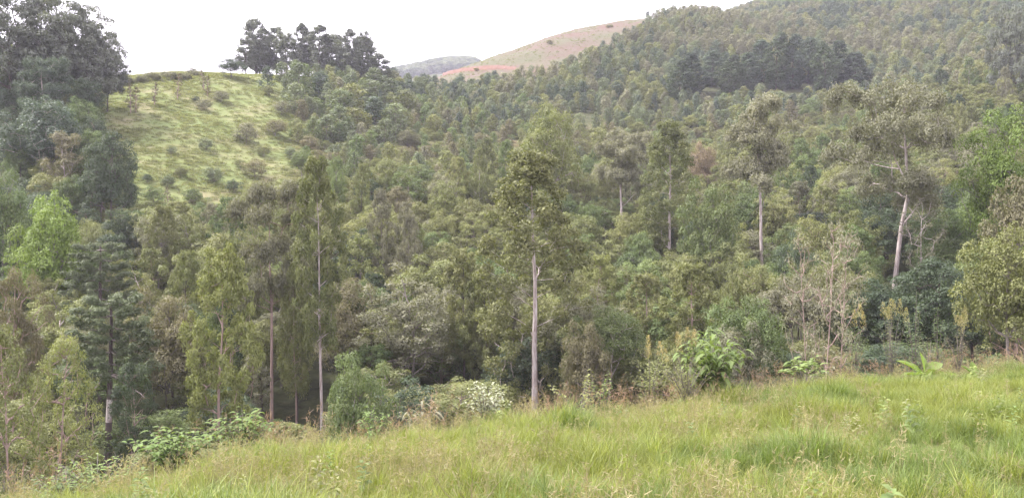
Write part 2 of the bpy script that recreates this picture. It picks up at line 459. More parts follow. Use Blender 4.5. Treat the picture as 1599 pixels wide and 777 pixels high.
def skeleton(rs, trunk, tr, cen, twig=0.02, minh=0.15, rise=0.25, cap=0.5):
    """limbs from the trunk to every clump, each joining the nearest limb below it"""
    trunk = np.asarray(trunk, float)
    nodes = [tuple(p) for p in trunk]
    par = [k - 1 for k in range(len(nodes))]
    nt = len(nodes)
    order = np.argsort(np.linalg.norm(cen[:, :2] - np.array([np.interp(c[2], trunk[:, 2], trunk[:, 0]) for c in cen])[:, None] * np.array([1, 0]), axis=1))
    H = trunk[-1, 2]
    chains_idx = []
    for ci in order:
        c = cen[ci]
        N = np.array(nodes)
        dv = c - N
        hd = np.linalg.norm(dv[:, :2], axis=1)
        cost = np.linalg.norm(dv, axis=1) + 2.5 * np.maximum(0, N[:, 2] + rise * hd - c[2]) + np.where(N[:, 2] < minh * H, 1e3, 0)
        s = int(np.argmin(cost))
        p0 = N[s]
        L = np.linalg.norm(c - p0)
        if L < 1e-3: continue
        idx = [s]
        for f in (0.33, 0.67, 1.0):
            q = p0 + (c - p0) * f + np.array([0, 0, 0.12 * L * math.sin(f * PI) * rs.uniform(-0.4, 1)]) + rs.normal(size=3) * 0.04 * L * (f < 1)
            nodes.append(tuple(q)); par.append(idx[-1]); idx.append(len(nodes) - 1)
        chains_idx.append(idx)
    w = np.full(len(nodes), 0.0)
    for idx in chains_idx: w[idx[-1]] += twig ** 2.2
    for k in range(len(nodes) - 1, nt - 1, -1):
        w[k] = max(w[k], twig ** 2.2 * 0.5)
    acc = w.copy()
    for k in range(len(nodes) - 1, 0, -1):
        if par[k] >= 0 and k >= nt: acc[par[k]] += acc[k]
    r = acc ** (1 / 2.2)
    N = np.array(nodes)
    ch = [(trunk, np.asarray(tr, float))]
    for idx in chains_idx:
        rr = r[idx].copy()
        if idx[0] < nt: rr[0] = min(rr[1] * 1.25, tr[idx[0]] * 0.9)
        else: rr[0] = min(rr[0], rr[1] * 1.3)
        rr = np.minimum(rr, max(tr) * cap); rr[-1] = twig * 0.5
        ch.append((N[idx], rr))
    return ch

def trunk_path(rs, H, lean=0.03, wob=0.015, n=9, ldir=None):
    t = np.linspace(0, 1, n)
    a = rs.uniform(0, 2 * PI) if ldir is None else ldir
    x = H * (lean * t ** 1.5 * math.cos(a)) + np.cumsum(rs.normal(size=n)) * wob * H * t
    y = H * (lean * t ** 1.5 * math.sin(a)) + np.cumsum(rs.normal(size=n)) * wob * H * t
    P = np.stack([x, y, t * H], 1); P[0, 2] = -0.6
    return P

def pts_on_crown(rs, n, R, zc, rz, lumpy=0.2, inner=0.25, top=0.0):
    d = norm(rs.normal(size=(n * 4, 3)))
    d = d[d[:, 2] > -0.55]
    # spread out: farthest-point choice
    pick = [0]
    dist = np.full(len(d), 9.0)
    for _ in range(min(n, len(d)) - 1):
        dist = np.minimum(dist, np.linalg.norm(d - d[pick[-1]], axis=1))
        pick.append(int(np.argmax(dist * rs.uniform(0.75, 1, len(d)))))
    d = d[pick]
    k = 1 + lumpy * rs.uniform(-1, 1, len(d)) + lumpy * 0.8 * np.sin(3 * np.arctan2(d[:, 1], d[:, 0]) + rs.rand() * 6)
    f = np.where(rs.rand(len(d)) < inner, rs.uniform(0.4, 0.75, len(d)), 1.0)
    p = d * (k * f)[:, None] * np.array([R, R, rz])
    p[:, 2] += zc
    return p

def make_tree(key, seed, H, R, base, ncl, per, leaf, rb, cl=0.26, flat=0.7, lumpy=0.2, droop=0.0, aspect=0.5, shape='round', lean=0.03, sides=6, upb=0.6, minh=0.2, twig=0.022, shell=0.45, cap=0.5, taper=0.9, bole=0.0, ldir=None):
    rs = np.random.RandomState(seed)
    z0, z1 = base * H, H * 0.97
    if shape == 'round':
        cen = pts_on_crown(rs, ncl, R * (1 - cl * 0.7), (z0 + z1) / 2, (z1 - z0) / 2 * (1 - cl * 0.5), lumpy)
        rad = R * cl * rs.uniform(0.7, 1.3, len(cen))
    elif shape == 'tall':       # tall airy crown in stacked tufts up the bole
        t = np.sort(rs.rand(ncl)) ** 0.85
        rmax = R * (0.35 + 0.65 * np.sin(np.clip(t * 1.02 + 0.05, 0, 1) * PI) ** 0.7)
        a = np.arange(ncl) * 2.4 + rs.normal(size=ncl) * 0.5
        rr = rmax * np.sqrt(rs.uniform(0.1, 1, ncl))
        cen = np.stack([rr * np.cos(a), rr * np.sin(a), z0 + (z1 - z0) * t], 1)
        rad = R * cl * rs.uniform(0.65, 1.3, ncl) * (1 - 0.25 * t)
    elif shape == 'domes':      # a few big separate domes of foliage on long limbs
        nd = 15
        dc = pts_on_crown(rs, nd, R * 0.72, (z0 + z1) / 2, (z1 - z0) / 2 * 0.8, 0.25, 0.1)
        dr = R * rs.uniform(0.24, 0.38, nd)
        k = rs.randint(0, nd, ncl)
        d = norm(rs.normal(size=(ncl, 3))); d[:, 2] = np.abs(d[:, 2]) * 0.8 - 0.1
        cen = dc[k] + d * dr[k][:, None] * np.array([1, 1, 0.95])
        rad = R * cl * rs.uniform(0.7, 1.25, ncl)
    elif shape == 'egg':
        t = np.linspace(0.0, 1, ncl)
        rmax = R * np.sqrt(np.clip(1 - t ** 4, 0.06, 1)) * (0.72 + 0.28 * np.clip(t * 4, 0, 1)) * (1 + 0.18 * np.sin(t * 9 + seed))
        a = np.arange(ncl) * 2.4 + rs.normal(size=ncl) * 0.5
        rr = (rmax - 0.5 * R * cl) * np.sqrt(rs.uniform(0.2, 1, ncl))
        cen = np.stack([rr * np.cos(a), rr * np.sin(a), z0 + (z1 - z0) * (t * 0.94 + 0.02)], 1)
        rad = R * cl * rs.uniform(0.7, 1.3, ncl) * (1.1 - 0.15 * t)
    elif shape == 'cone':
        t = np.linspace(0.0, 1, ncl) ** 0.9
        rmax = R * np.clip((1 - t) ** 0.55, 0.06, 1) * (0.75 + 0.25 * np.clip(t * 6, 0, 1))
        a = np.arange(ncl) * 2.4 + rs.normal(size=ncl) * 0.4
        rr = rmax * np.sqrt(rs.uniform(0.25, 1, ncl))
        cen = np.stack([rr * np.cos(a), rr * np.sin(a), z0 + (z1 - z0) * t], 1)
        rad = R * cl * rs.uniform(0.75, 1.25, ncl) * (1.15 - 0.55 * t)
    elif shape == 'layer':      # flat tiers
        nt_ = 5
        tier = rs.randint(0, nt_, ncl)
        t = (tier + rs.uniform(-0.35, 0.35, ncl)) / (nt_ - 1)
        rm = R * (0.95 - 0.5 * np.clip(t, 0, 1) ** 2)
        a = rs.uniform(0, 2 * PI, ncl)
        rr = rm * np.sqrt(rs.uniform(0.05, 1, ncl))
        cen = np.stack([rr * np.cos(a), rr * np.sin(a), z0 + (z1 - z0) * t - 0.12 * rr * 0.3], 1)
        rad = R * cl * rs.uniform(0.75, 1.3, ncl)
    if bole:        # side towards the meadow kept clear of foliage up to this height
        k = ~((np.abs(cen[:, 0]) < 0.25 * R + rad * 0.9) & (cen[:, 1] < 0.1 * R) & (cen[:, 2] < bole * H))
        cen, rad = cen[k], rad[k]
    tp = trunk_path(rs, H * 0.92, lean, 0.005 if shape == 'tall' and H > 15 else 0.015, ldir=ldir)
    if shape in ('tall', 'cone', 'egg'):
        cen[:, 0] += np.interp(cen[:, 2], tp[:, 2], tp[:, 0]); cen[:, 1] += np.interp(cen[:, 2], tp[:, 2], tp[:, 1])
    if shape in ('round', 'layer', 'domes'):
        keep = tp[:, 2] < z0 + (0.45 if shape == 'domes' else 0.6) * (z1 - z0); tp = tp[keep]
    elif shape == 'tall':
        tp[:, 2] *= 0.95
    tr = rb * (1 - 0.86 * np.clip(tp[:, 2] / (H * 0.95), 0, 1)) ** taper
    tr[0] = rb * 1.25
    ch = skeleton(rs, tp, tr, cen, twig=twig, minh=minh, cap=cap)
    tv, tq = tubes(ch[:1], 9)
    if len(ch) > 1:
        bv, bq = tubes(ch[1:], 4 if sides < 5 else 5)
        tv2 = np.concatenate([tv, bv]); tq2 = np.concatenate([tq, bq + len(tv)])
    else: tv2, tq2 = tv, tq
    lv, lq, lt = leaves(rs, cen, rad, per, leaf, flat, upb, droop, aspect, shell)
    tm = mesh_quads(key + '_trunk', tv2, tq2, M['any_bark'], smooth=True)
    cm = mesh_quads(key + '_crown', lv, lq, M['any'], lt)
    return dict(trunk=tm, crown=cm, H=H, R=R)

LIB = {}
LIB['broad'] = [make_tree('broad', 10 + k, 11, 4.0, 0.20, 66 + 6 * k, 290, 0.225, 0.18, cl=0.23, flat=0.92, lumpy=0.16 + 0.04 * k, shell=0.7) for k in range(5)]
LIB['dense'] = [make_tree('dense', 30 + k, 10, 4.2, 0.06, 100, 240, 0.22, 0.2, cl=0.2, flat=0.8, lumpy=0.14, shell=0.7) for k in range(3)]
LIB['open'] = [make_tree('open', 50 + k, 13, 3.6, 0.26, 84, 190, 0.21, 0.14, cl=0.18, droop=0.3, flat=0.92, lumpy=0.3, lean=0.06, shell=0.65) for k in range(4)]
LIB['canopy'] = [make_tree('canopy', 180 + k, 12, 4.6, 0.50, 80, 260, 0.22, 0.16, cl=0.2, flat=0.9, lumpy=0.25, shell=0.6, lean=0.05) for k in range(3)]
LIB['feather'] = [make_tree('feather', 190 + k, 9.5, 3.0, 0.10, 170, 75, 0.17, 0.10, cl=0.17, flat=1.0, shape='tall', droop=0.3, aspect=0.4, lean=0.05, minh=0.08, twig=0.012, cap=0.5, shell=0.4) for k in range(2)]
LIB['layer'] = [make_tree('layer', 70 + k, 11, 4.6, 0.42, 66, 250, 0.21, 0.15, cl=0.2, flat=0.6, shape='layer', lean=0.05, upb=0.9, shell=0.65) for k in range(3)]
LIB['gum'] = [make_tree('gum', 90 + k, 25, 3.4, 0.34, 150, 190, 0.26, 0.21, cl=0.19, flat=1.35, shape='tall', droop=0.5, aspect=0.42, lean=0.02, minh=0.3, twig=0.009, cap=0.28, taper=1.15, shell=0.4, upb=0.25) for k in range(2)]
LIB['full_gum'] = [make_tree('full_gum', 95 + k, 27, 3.9, 0.12, 230, 190, 0.25, 0.25, cl=0.18, flat=1.35, shape='tall', droop=0.5, aspect=0.42, lean=0.015, minh=0.14, twig=0.009, cap=0.26, taper=1.1, shell=0.4, upb=0.25, bole=0.62) for k in range(2)]
LIB['mid_gum'] = [make_tree('mid_gum', 200 + k, 17, 3.0, 0.26, 150, 150, 0.23, 0.16, cl=0.17, flat=1.35, shape='tall', droop=0.5, aspect=0.4, lean=0.03, minh=0.2, twig=0.009, cap=0.3, taper=1.1, shell=0.4, upb=0.25, bole=0.45) for k in range(2)]
LIB['slim'] = [make_tree('slim', 210 + k, 13, 2.5, 0.22, 90, 150, 0.22, 0.12, cl=0.2, flat=1.4, shape='tall', droop=0.5, aspect=0.42, lean=0.04, minh=0.15, twig=0.010, cap=0.3, taper=1.1, shell=0.4, upb=0.25) for k in range(3)]
LIB['wide_gum'] = [make_tree('wide_gum', 101 + k, 27, 6.6, 0.24, 260, 190, 0.26, 0.30, cl=0.14, flat=1.25, shape='domes', droop=0.5, aspect=0.45, lean=0.13, ldir=0.0, minh=0.2, twig=0.012, cap=0.4, shell=0.4, upb=0.3) for k in range(2)]
LIB['grove'] = [make_tree('grove', 105 + k, 17, 2.8, 0.16, 64, 130, 0.38, 0.2, cl=0.30, flat=1.3, shape='tall', droop=0.3, aspect=0.5, lean=0.04, minh=0.2, twig=0.02, cap=0.4, upb=0.2, shell=0.5) for k in range(4)]
LIB['giant'] = [make_tree('giant', 120 + k, 22, 8.5, 0.04, 150, 260, 0.42, 0.4, cl=0.17, flat=0.75, lumpy=0.2, twig=0.03, cap=0.4, shell=0.65) for k in range(3)]
LIB['dome_gum'] = [make_tree('dome_gum', 170 + k, 23, 4.6, 0.30, 170, 200, 0.26, 0.24, cl=0.17, flat=1.25, shape='domes', droop=0.5, aspect=0.45, lean=0.03, minh=0.25, twig=0.010, cap=0.3, shell=0.4, upb=0.3) for k in range(3)]
LIB['pillar'] = [make_tree('pillar', 160 + k, 18, 5, 0.0, 120, 130, 0.46, 0.3, cl=0.22, flat=0.8, shape='egg', droop=0.2, minh=0.02, twig=0.02, cap=0.4, shell=0.6) for k in range(3)]
LIB['young'] = [make_tree('young', 110 + k, 6.5, 2.1, 0.02, 38, 60, 0.33, 0.07, cl=0.36, flat=0.85, shape='egg', droop=0.15, minh=0.03, lean=0.02, shell=0.6) for k in range(5)]
LIB['bush'] = [make_tree('bush', 130 + k, 3.0, 1.9, 0.0, 38, 110, 0.17, 0.06, cl=0.27, flat=0.8, lumpy=0.22, minh=0.02, shell=0.65) for k in range(5)]
LIB['twiggy'] = [make_tree('twiggy', 140 + k, 12, 2.6, 0.36, 60, 26, 0.22, 0.08, cl=0.22, flat=0.7, shape='tall', droop=0.3, aspect=0.4, lean=0.08, minh=0.12, twig=0.012, cap=0.55) for k in range(3)]
LIB['sapling'] = [make_tree('sapling', 150 + k, 6, 0.8, 0.1, 30, 26, 0.26, 0.10, cl=0.3, flat=1.2, shape='tall', droop=0.2, aspect=0.35, lean=0.03, minh=0.02, twig=0.035, cap=0.6) for k in range(2)]

# ------------------------------------------------------------------ placing
COUNT = {}
def plant(kind, var, loc, H, wid, leafm, barkm, name, label, cat_, group=None, rz=None, rs=random):
    L = LIB[kind][var % len(LIB[kind])]
    r = empty(name, loc, rs.uniform(0, 6.28) if rz is None else rz)
    sz = H / L['H']; sx = wid / L['R']
    r.scale = (sx, sx, sz)
    tag(r, label, cat_, group)
    t = obj('trunk', L['trunk'], r); t['bark_a'], t['bark_b'] = BARK[barkm]
    c = obj('crown', L['crown'], r); c['leaf_a'], c['leaf_b'] = LEAF[leafm]
    COUNT[name] = COUNT.get(name, 0) + 1
    return r
CLEAR = []     # (px, Y, half width px, row): nothing taller than this row stands in front
MARK = []      # landmarks that labels refer to
def hero(kind, var, px, Y, top, halfw, leafm, barkm, name, label, see=None, cw=14, mark=None, group=None, rz=None):
    loc = at(px, Y)
    H = up(Y, top) - loc[2]
    if see: CLEAR.append((px, Y, cw, see))
    if mark: MARK.append((px, top + 0.4 * (see - top if see else 60), mark))
    placed.append((loc[0], loc[1], min(halfw / F * Y * 0.6, 2.2)))
    return plant(kind, var, loc, H, halfw / F * Y, leafm, barkm, name, label, 'tree', group, rz)

random.seed(3)
placed = []
GROUND = build_ground()
E, B = 'eucalyptus_tree', 'broadleaf_tree'
ORD = ['first', 'second', 'third', 'fourth', 'fifth', 'sixth', 'seventh', 'eighth', 'ninth', 'tenth', 'eleventh', 'twelfth', 'thirteenth', 'fourteenth', 'fifteenth', 'sixteenth', 'seventeenth', 'eighteenth']
hero('full_gum', 0, 835, 72, 228, 92, 'olive', 'pale', E, 'tall eucalyptus with straight pale trunk bare down to the meadow', 640, 20, 'the tall pale-trunked eucalyptus', rz=0.0)
hero('gum', 1, 503, 76, 238, 44, 'olive', 'pale', E, 'slender eucalyptus with thin white trunk right of the grey-crowned one', 690, 14, 'the slender white-trunked eucalyptus', rz=1.0)
hero('dome_gum', 2, 425, 80, 268, 56, 'grey', 'pink', E, 'grey-crowned eucalyptus with pinkish trunk', 665, 12, 'the grey-crowned eucalyptus', rz=2.0)
hero('mid_gum', 1, 341, 60, 378, 60, 'yellow', 'pink', E, 'yellow-green young eucalyptus above the leafy shrubs on the meadow edge', 690, 30, 'the yellow-green young eucalyptus', rz=0.3)
hero('mid_gum', 0, 463, 79, 420, 28, 'olive', 'pink', E, 'thin eucalyptus pole between the grey-crowned and the white-trunked one', 640, 8, rz=3.6)
hero('wide_gum', 0, 1396, 92, 97, 92, 'grey', 'pale', E, 'largest eucalyptus, wide greyish crown on bright white trunk', 455, 26, 'the wide-crowned white eucalyptus', rz=0.0)
hero('twiggy', 1, 1432, 90, 300, 36, 'grey', 'pale', E, 'thin leaning white stems beside the widest eucalyptus', 412, 20, rz=1.1)
hero('dome_gum', 3, 1190, 115, 132, 54, 'grey', 'pale', E, 'eucalyptus with a short stretch of white trunk showing', 408, 12, 'the short white trunk', rz=5.0)
hero('dome_gum', 0, 970, 142, 190, 44, 'grey', 'pale', E, 'far eucalyptus with dome crown and bare pinkish trunk', 345, 10, 'the far dome-crowned eucalyptus', rz=0.2)
hero('full_gum', 1, 1045, 126, 188, 46, 'olive', 'pale', E, 'eucalyptus with full narrow olive crown left of the rust-brown tree', 400, 12, 'the narrow olive eucalyptus', rz=1.3)
hero('broad', 1, 858, 152, 163, 44, 'yellow', 'pale', B, 'yellowish round crown rising behind the tall pale-trunked eucalyptus', rz=0.0)
hero('broad', 2, 1097, 172, 222, 24, 'rust', 'greybark', B, 'rust-brown small tree right of the narrow olive eucalyptus', 260, 16, 'the rust-brown tree')
hero('broad', 3, 1112, 105, 290, 40, 'mid', 'greybark', B, 'fresh green rounded tree below the rust-brown one', 370, 22, 'the rounded green tree')
hero('mid_gum', 1, 724, 86, 388, 46, 'olive', 'darkbark', E, 'olive eucalyptus with dark reddish trunk, left of a matching pair', 600, 10, 'the dark-trunked pair')
hero('mid_gum', 3, 762, 84, 410, 44, 'olive', 'darkbark', E, 'olive eucalyptus with dark reddish trunk, right of a matching pair', 590, 10)
hero('mid_gum', 2, 1012, 84, 425, 44, 'olive', 'pink', E, 'slim eucalyptus with pink trunk left of the yellow-topped one', 540, 8)
hero('mid_gum', 0, 1088, 74, 408, 50, 'yellow', 'pink', E, 'yellow-topped eucalyptus behind the flowering weeds', 520, 30, 'the yellow-topped eucalyptus', rz=2.2)
hero('broad', 0, 916, 66, 498, 36, 'brown', 'greybark', B, 'brownish round tree right of the tall pale trunk', 620, 26, 'the brownish round tree')
hero('broad', 3, 1145, 52, 512, 44, 'grey', 'greybark', B, 'pale grey-green small tree behind the large-leaved shrub', 600, 30, 'the pale small tree')
hero('dense', 0, 560, 50, 550, 54, 'mid', 'greybark', B, 'rounded leafy green tree low at the meadow edge', 660, 40, 'the low rounded leafy tree')
hero('open', 1, 640, 82, 432, 66, 'grey', 'greybark', B, 'wide grey-brown tree above the low rounded leafy tree', 540, 40, 'the wide grey-brown tree')
hero('broad', 4, 545, 88, 452, 48, 'brown', 'greybark', B, 'brownish-grey tree left of the wide grey-brown one', 520, 20)
hero('broad', 2, 77, 95, 303, 54, 'lime', 'greybark', B, 'bright lime-green tree with airy layered crown', 425, 46, 'the bright lime tree')
hero('broad', 0, 2, 104, 262, 40, 'mid', 'greybark', B, 'bright mid-green tree above and left of the lime one', 330, 30)
hero('feather', 0, 16, 40, 498, 66, 'olive', 'pink', B, 'olive tree with reddish trunk at the left frame edge', 760, 40, 'the reddish-trunked tree', rz=0.6)
hero('feather', 1, 88, 43, 520, 58, 'yellow', 'pink', B, 'yellow-olive tree with thin stem left of the dark araucaria', 740, 40, 'the yellow-olive tree', rz=2.6)
hero('open', 3, 20, 56, 420, 44, 'brown', 'pink', B, 'brownish pink tree above the reddish-trunked tree', 500, 30, 'the brownish pink tree')
hero('layer', 2, 207, 57, 572, 40, 'dark', 'pink', B, 'small dark tiered tree with forked pinkish stem right of the araucaria trunk', 705, 26, 'the small dark tiered tree')
hero('broad', 3, 262, 74, 462, 50, 'brown', 'greybark', B, 'pale brownish crown between araucaria and yellow-green eucalyptus', 540, 26, 'the pale brownish crown')
for k, (px, Y, top, hw, lm) in enumerate([(18, 174, -34, 68, 'lilac_flare'), (92, 178, -14, 58, 'lilac_flare'), (136, 182, 18, 42, 'lilac_flare'), (168, 188, 62, 27, 'lilac_flare')]):
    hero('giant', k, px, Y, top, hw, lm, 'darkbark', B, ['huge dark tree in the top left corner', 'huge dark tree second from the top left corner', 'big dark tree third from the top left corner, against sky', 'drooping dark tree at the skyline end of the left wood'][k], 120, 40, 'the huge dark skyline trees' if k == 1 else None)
hero('wide_gum', 1, 70, 160, 74, 44, 'navy', 'pale', B, 'greyish tree with bare pale limbs under the huge dark skyline trees', 150, 20, 'the bare pale-limbed tree')
hero('layer', 0, 104, 138, 214, 40, 'brown', 'pale', B, 'flat-topped straw-coloured tree on the left wooded slope', 240, 30, 'the straw-coloured flat-topped tree')
hero('broad', 2, 66, 146, 150, 58, 'navy', 'pale', B, 'broad bluish-dark tree below the bare pale-limbed one', 215, 30, 'the broad bluish-dark tree')
hero('dense', 1, 172, 128, 208, 40, 'dark', 'darkbark', B, 'dark dense tree at the foot of the grassy hill', 330, 30, 'the dark tree at the hill foot')
hero('broad', 2, 1574, 50, 352, 62, 'yellow', 'greybark', B, 'pale yellow-green tree with grey trunk at the right frame edge', 555, 50, 'the yellow-green edge tree')
hero('broad', 4, 1566, 86, 196, 56, 'lime', 'greybark', B, 'bright lime-green crown at the right frame edge', 300, 40, 'the lime crown at right')
hero('broad', 1, 1592, 74, 278, 46, 'brown', 'greybark', B, 'brownish crown between lime crown and yellow-green edge tree', 360, 30)
for k, (px, Y, top, hw, lm) in enumerate([(1398, 72, 432, 62, 'dark'), (1462, 68, 405, 66, 'dark'), (1520, 64, 448, 56, 'dark'), (1330, 74, 455, 44, 'mid')]):
    hero('dense', k, px, Y, top, hw, lm, 'darkbark', B, ['very dark dense tree under the widest eucalyptus', 'largest very dark dense tree behind the broad-leaved rosette', 'very dark dense tree left of the yellow-green edge tree', 'green dense tree behind the bare pinkish stems'][k], 540, 30, 'the very dark dense trees' if k == 1 else None)
for k, (px, Y, top, hw, rz) in enumerate([(1262, 50, 350, 36, 0.5), (1283, 48, 338, 40, 2.0), (1312, 52, 345, 38, 4.0)]):
    hero('twiggy', k, px, Y, top, hw, 'grey', 'pink', 'bare_stemmed_tree', ['sparse slender tree with bare pinkish stem, leftmost of three', 'sparse slender tree with bare pinkish stem, middle of three', 'sparse slender tree with bare pinkish stem, rightmost of three'][k], 590, 10, 'the bare pinkish stems' if k == 1 else None, 'slender trees at the meadow edge', rz)
DK = [(1062, 292, 92), (1085, 300, 80), (1112, 305, 76), (1140, 298, 84), (1165, 300, 78), (1190, 310, 60), (1212, 306, 48), (1238, 302, 52), (1262, 306, 56), (1288, 298, 60), (1312, 300, 62), (1335, 292, 78)]
for k, (px, Y, top) in enumerate(DK):
    hero('pillar', k, px, Y - 6 + (k * 5) % 14, top, 22, 'navy' if k % 3 else 'dark', 'darkbark', B, 'dark blue-green tree, %s from the left in the high dark cluster' % ORD[k], 150, 18, 'the high dark cluster' if k == 6 else None, 'dark trees in the plantation')
GV = [(384, 58), (400, 31), (414, 46), (432, 40), (448, 47), (466, 36), (482, 50), (498, 40), (512, 55), (527, 52), (542, 46), (555, 58), (566, 48), (578, 62), (586, 84), (405, 70), (475, 72), (535, 80)]
for k, (px, top) in enumerate(GV):
    hero('grove', k, px, 282 + (k * 7) % 23, top, 17 + (k * 5) % 6, 'lilac_flare', 'darkbark', E, 'tall eucalyptus, %s from the left in the skyline grove above the grassy hill' % ORD[sorted(g[0] for g in GV).index(px)], None, 14, 'the skyline grove' if k == 7 else None, 'skyline eucalyptus grove')
hero('broad', 1, 361, 236, 92, 20, 'navy', 'darkbark', B, 'lone round tree on the grassy hill beside the skyline grove', 135, 18, 'the lone hill tree')
hero('giant', 2, 1578, 215, 14, 30, 'lilac_flare', 'darkbark', B, 'dark tree high in the top right corner', 60, 30)
hero('young', 2, 1011, 428, 17, 6, 'navy', 'darkbark', B, 'tiny lone tree on the bare hilltop skyline', 28, 6)
hero('bush', 1, 836, 385, 88, 9, 'blue', 'darkbark', B, 'small lone bush on the bare red hillside', 95, 8)

SCRUB = [(690, 362), (744, 371), (858, 392), (952, 412)]
def hit(px, py, y0=60, y1=430):
    """distance at which the view ray meets the ground"""
    Y = np.linspace(y0, y1, 1500); X = (px - X0) / F * Y
    d = up(Y, py) - ground(X, Y)
    k = np.argmax(d < 0)
    return float(Y[k]) if d[k] < 0 else y1
HT = [(466, 98, 150, 21), (462, 128, 178, 22), (500, 112, 160, 20), (528, 138, 190, 26), (548, 132, 185, 26), (586, 106, 160, 22), (610, 122, 168, 18), (585, 150, 205, 26), (618, 160, 215, 24), (560, 168, 215, 26), (532, 165, 225, 22), (440, 96, 128, 14), (418, 104, 140, 13), (575, 124, 170, 22), (636, 140, 190, 20), (600, 185, 232, 22), (510, 178, 226, 22)]
for k, (px, top, bot, hw) in enumerate(HT):
    Y = hit(px, bot)
    hero('young', k, px, Y, top, hw, ['blue', 'blue', 'navy', 'blue', 'olive'][k % 5], 'greybark', 'hill_tree', '%s leafy tree, %s from the left of those below the skyline grove' % (['blue-green', 'blue-green', 'dark', 'blue-green', 'olive'][k % 5], ORD[sorted(g[0] for g in HT).index(px)]), None, 14, None, 'leafy trees beside the grassy hill')
HB = [(322, 235, 16, 'blue'), (334, 285, 20, 'blue'), (385, 224, 28, 'grey'), (268, 240, 10, 'blue'), (262, 292, 16, 'blue'), (398, 278, 24, 'brown'), (430, 212, 22, 'brown'), (320, 172, 15, 'grey'), (306, 160, 8, 'dark'), (455, 248, 16, 'blue'), (365, 300, 16, 'dark'), (345, 160, 16, 'grey'), (300, 318, 20, 'mid'), (240, 318, 22, 'mid'), (282, 276, 14, 'olive'), (412, 245, 16, 'olive'), (375, 262, 12, 'olive'), (230, 285, 12, 'dark'), (440, 180, 18, 'grey'), (420, 150, 14, 'olive'), (360, 345, 22, 'mid'), (270, 345, 24, 'mid'), (215, 345, 22, 'dark'), (320, 350, 22, 'olive')]
for k, (px, py, hw, lm) in enumerate(HB):
    Y = hit(px, py); x, y, z = at(px, Y); w = hw / F * Y * 0.78
    plant('bush', k, (x, y, z), w * 1.55, w, lm, 'greybark', 'hill_shrub', '%s bush %s' % (dict(navy='dark bluish', grey='grey-green', blue='blue-green', brown='brownish', dark='dark green', mid='mid-green', olive='olive')[lm], ['alone on the grassy hill', 'low on the grassy hill', 'in the middle of the grassy hill', 'high on the grassy hill', 'at the plantation side of the grassy hill'][1 if py > 265 else 3 if py < 185 and px < 360 else 4 if px > 395 else 2]), 'shrub', 'bushes on the grassy hill')
    placed.append((x, y, w))
for k, (px, bot, top) in enumerate([(204, 177, 128), (212, 176, 134), (241, 165, 128), (277, 155, 112), (318, 140, 108), (324, 150, 118), (262, 330, 290)]):
    Y = hit(px, bot)
    hero('sapling', k, px, Y, top, 6.5, 'brown', 'pink', 'bare_sapling', 'thin nearly leafless sapling, %s on the grassy hill' % ['first from the left', 'second from the left', 'third from the left', 'fourth from the left', 'fifth from the left', 'sixth from the left', 'lowest down'][k], None, 5, None, 'bare saplings on the grassy hill')
rk = np.random.RandomState(8)
for k in range(17):
    px = 142 + k * 10.5 + rk.uniform(-3, 3); Y = float(np.interp(px, [140, 200, 260, 330], [204, 214, 224, 236])) + rk.uniform(-5, 4)
    x, y, z = at(px, Y); w = rk.uniform(1.2, 2.3)
    plant('bush', k, (x, y, z), w * 1.1, w, 'grey', 'greybark', 'ridge_shrub', 'pale grey low shrub in the row along the hill crest', 'shrub', 'pale shrubs along the hill crest')
Y = hit(150, 152); x, y, z = at(150, Y)
plant('bush', 3, (x, y, z), 1.0, 2.6, 'rust', 'darkbark', 'brush_pile', 'low brown heap of dead brush on the grassy hill', 'brush pile')

for k, (px, Y) in enumerate(SCRUB):
    x, y, z = at(px, Y)
    plant('bush', k, (x, y, z), 1.1 + 0.4 * (k % 3), 1.1 + 0.3 * (k % 4), 'olive' if k % 2 else 'brown', 'greybark', 'scrub_bush', 'small %s scrub bush on the bare red slope' % ('olive' if k % 2 else 'brownish'), 'shrub', 'scrub on the bare red slope')

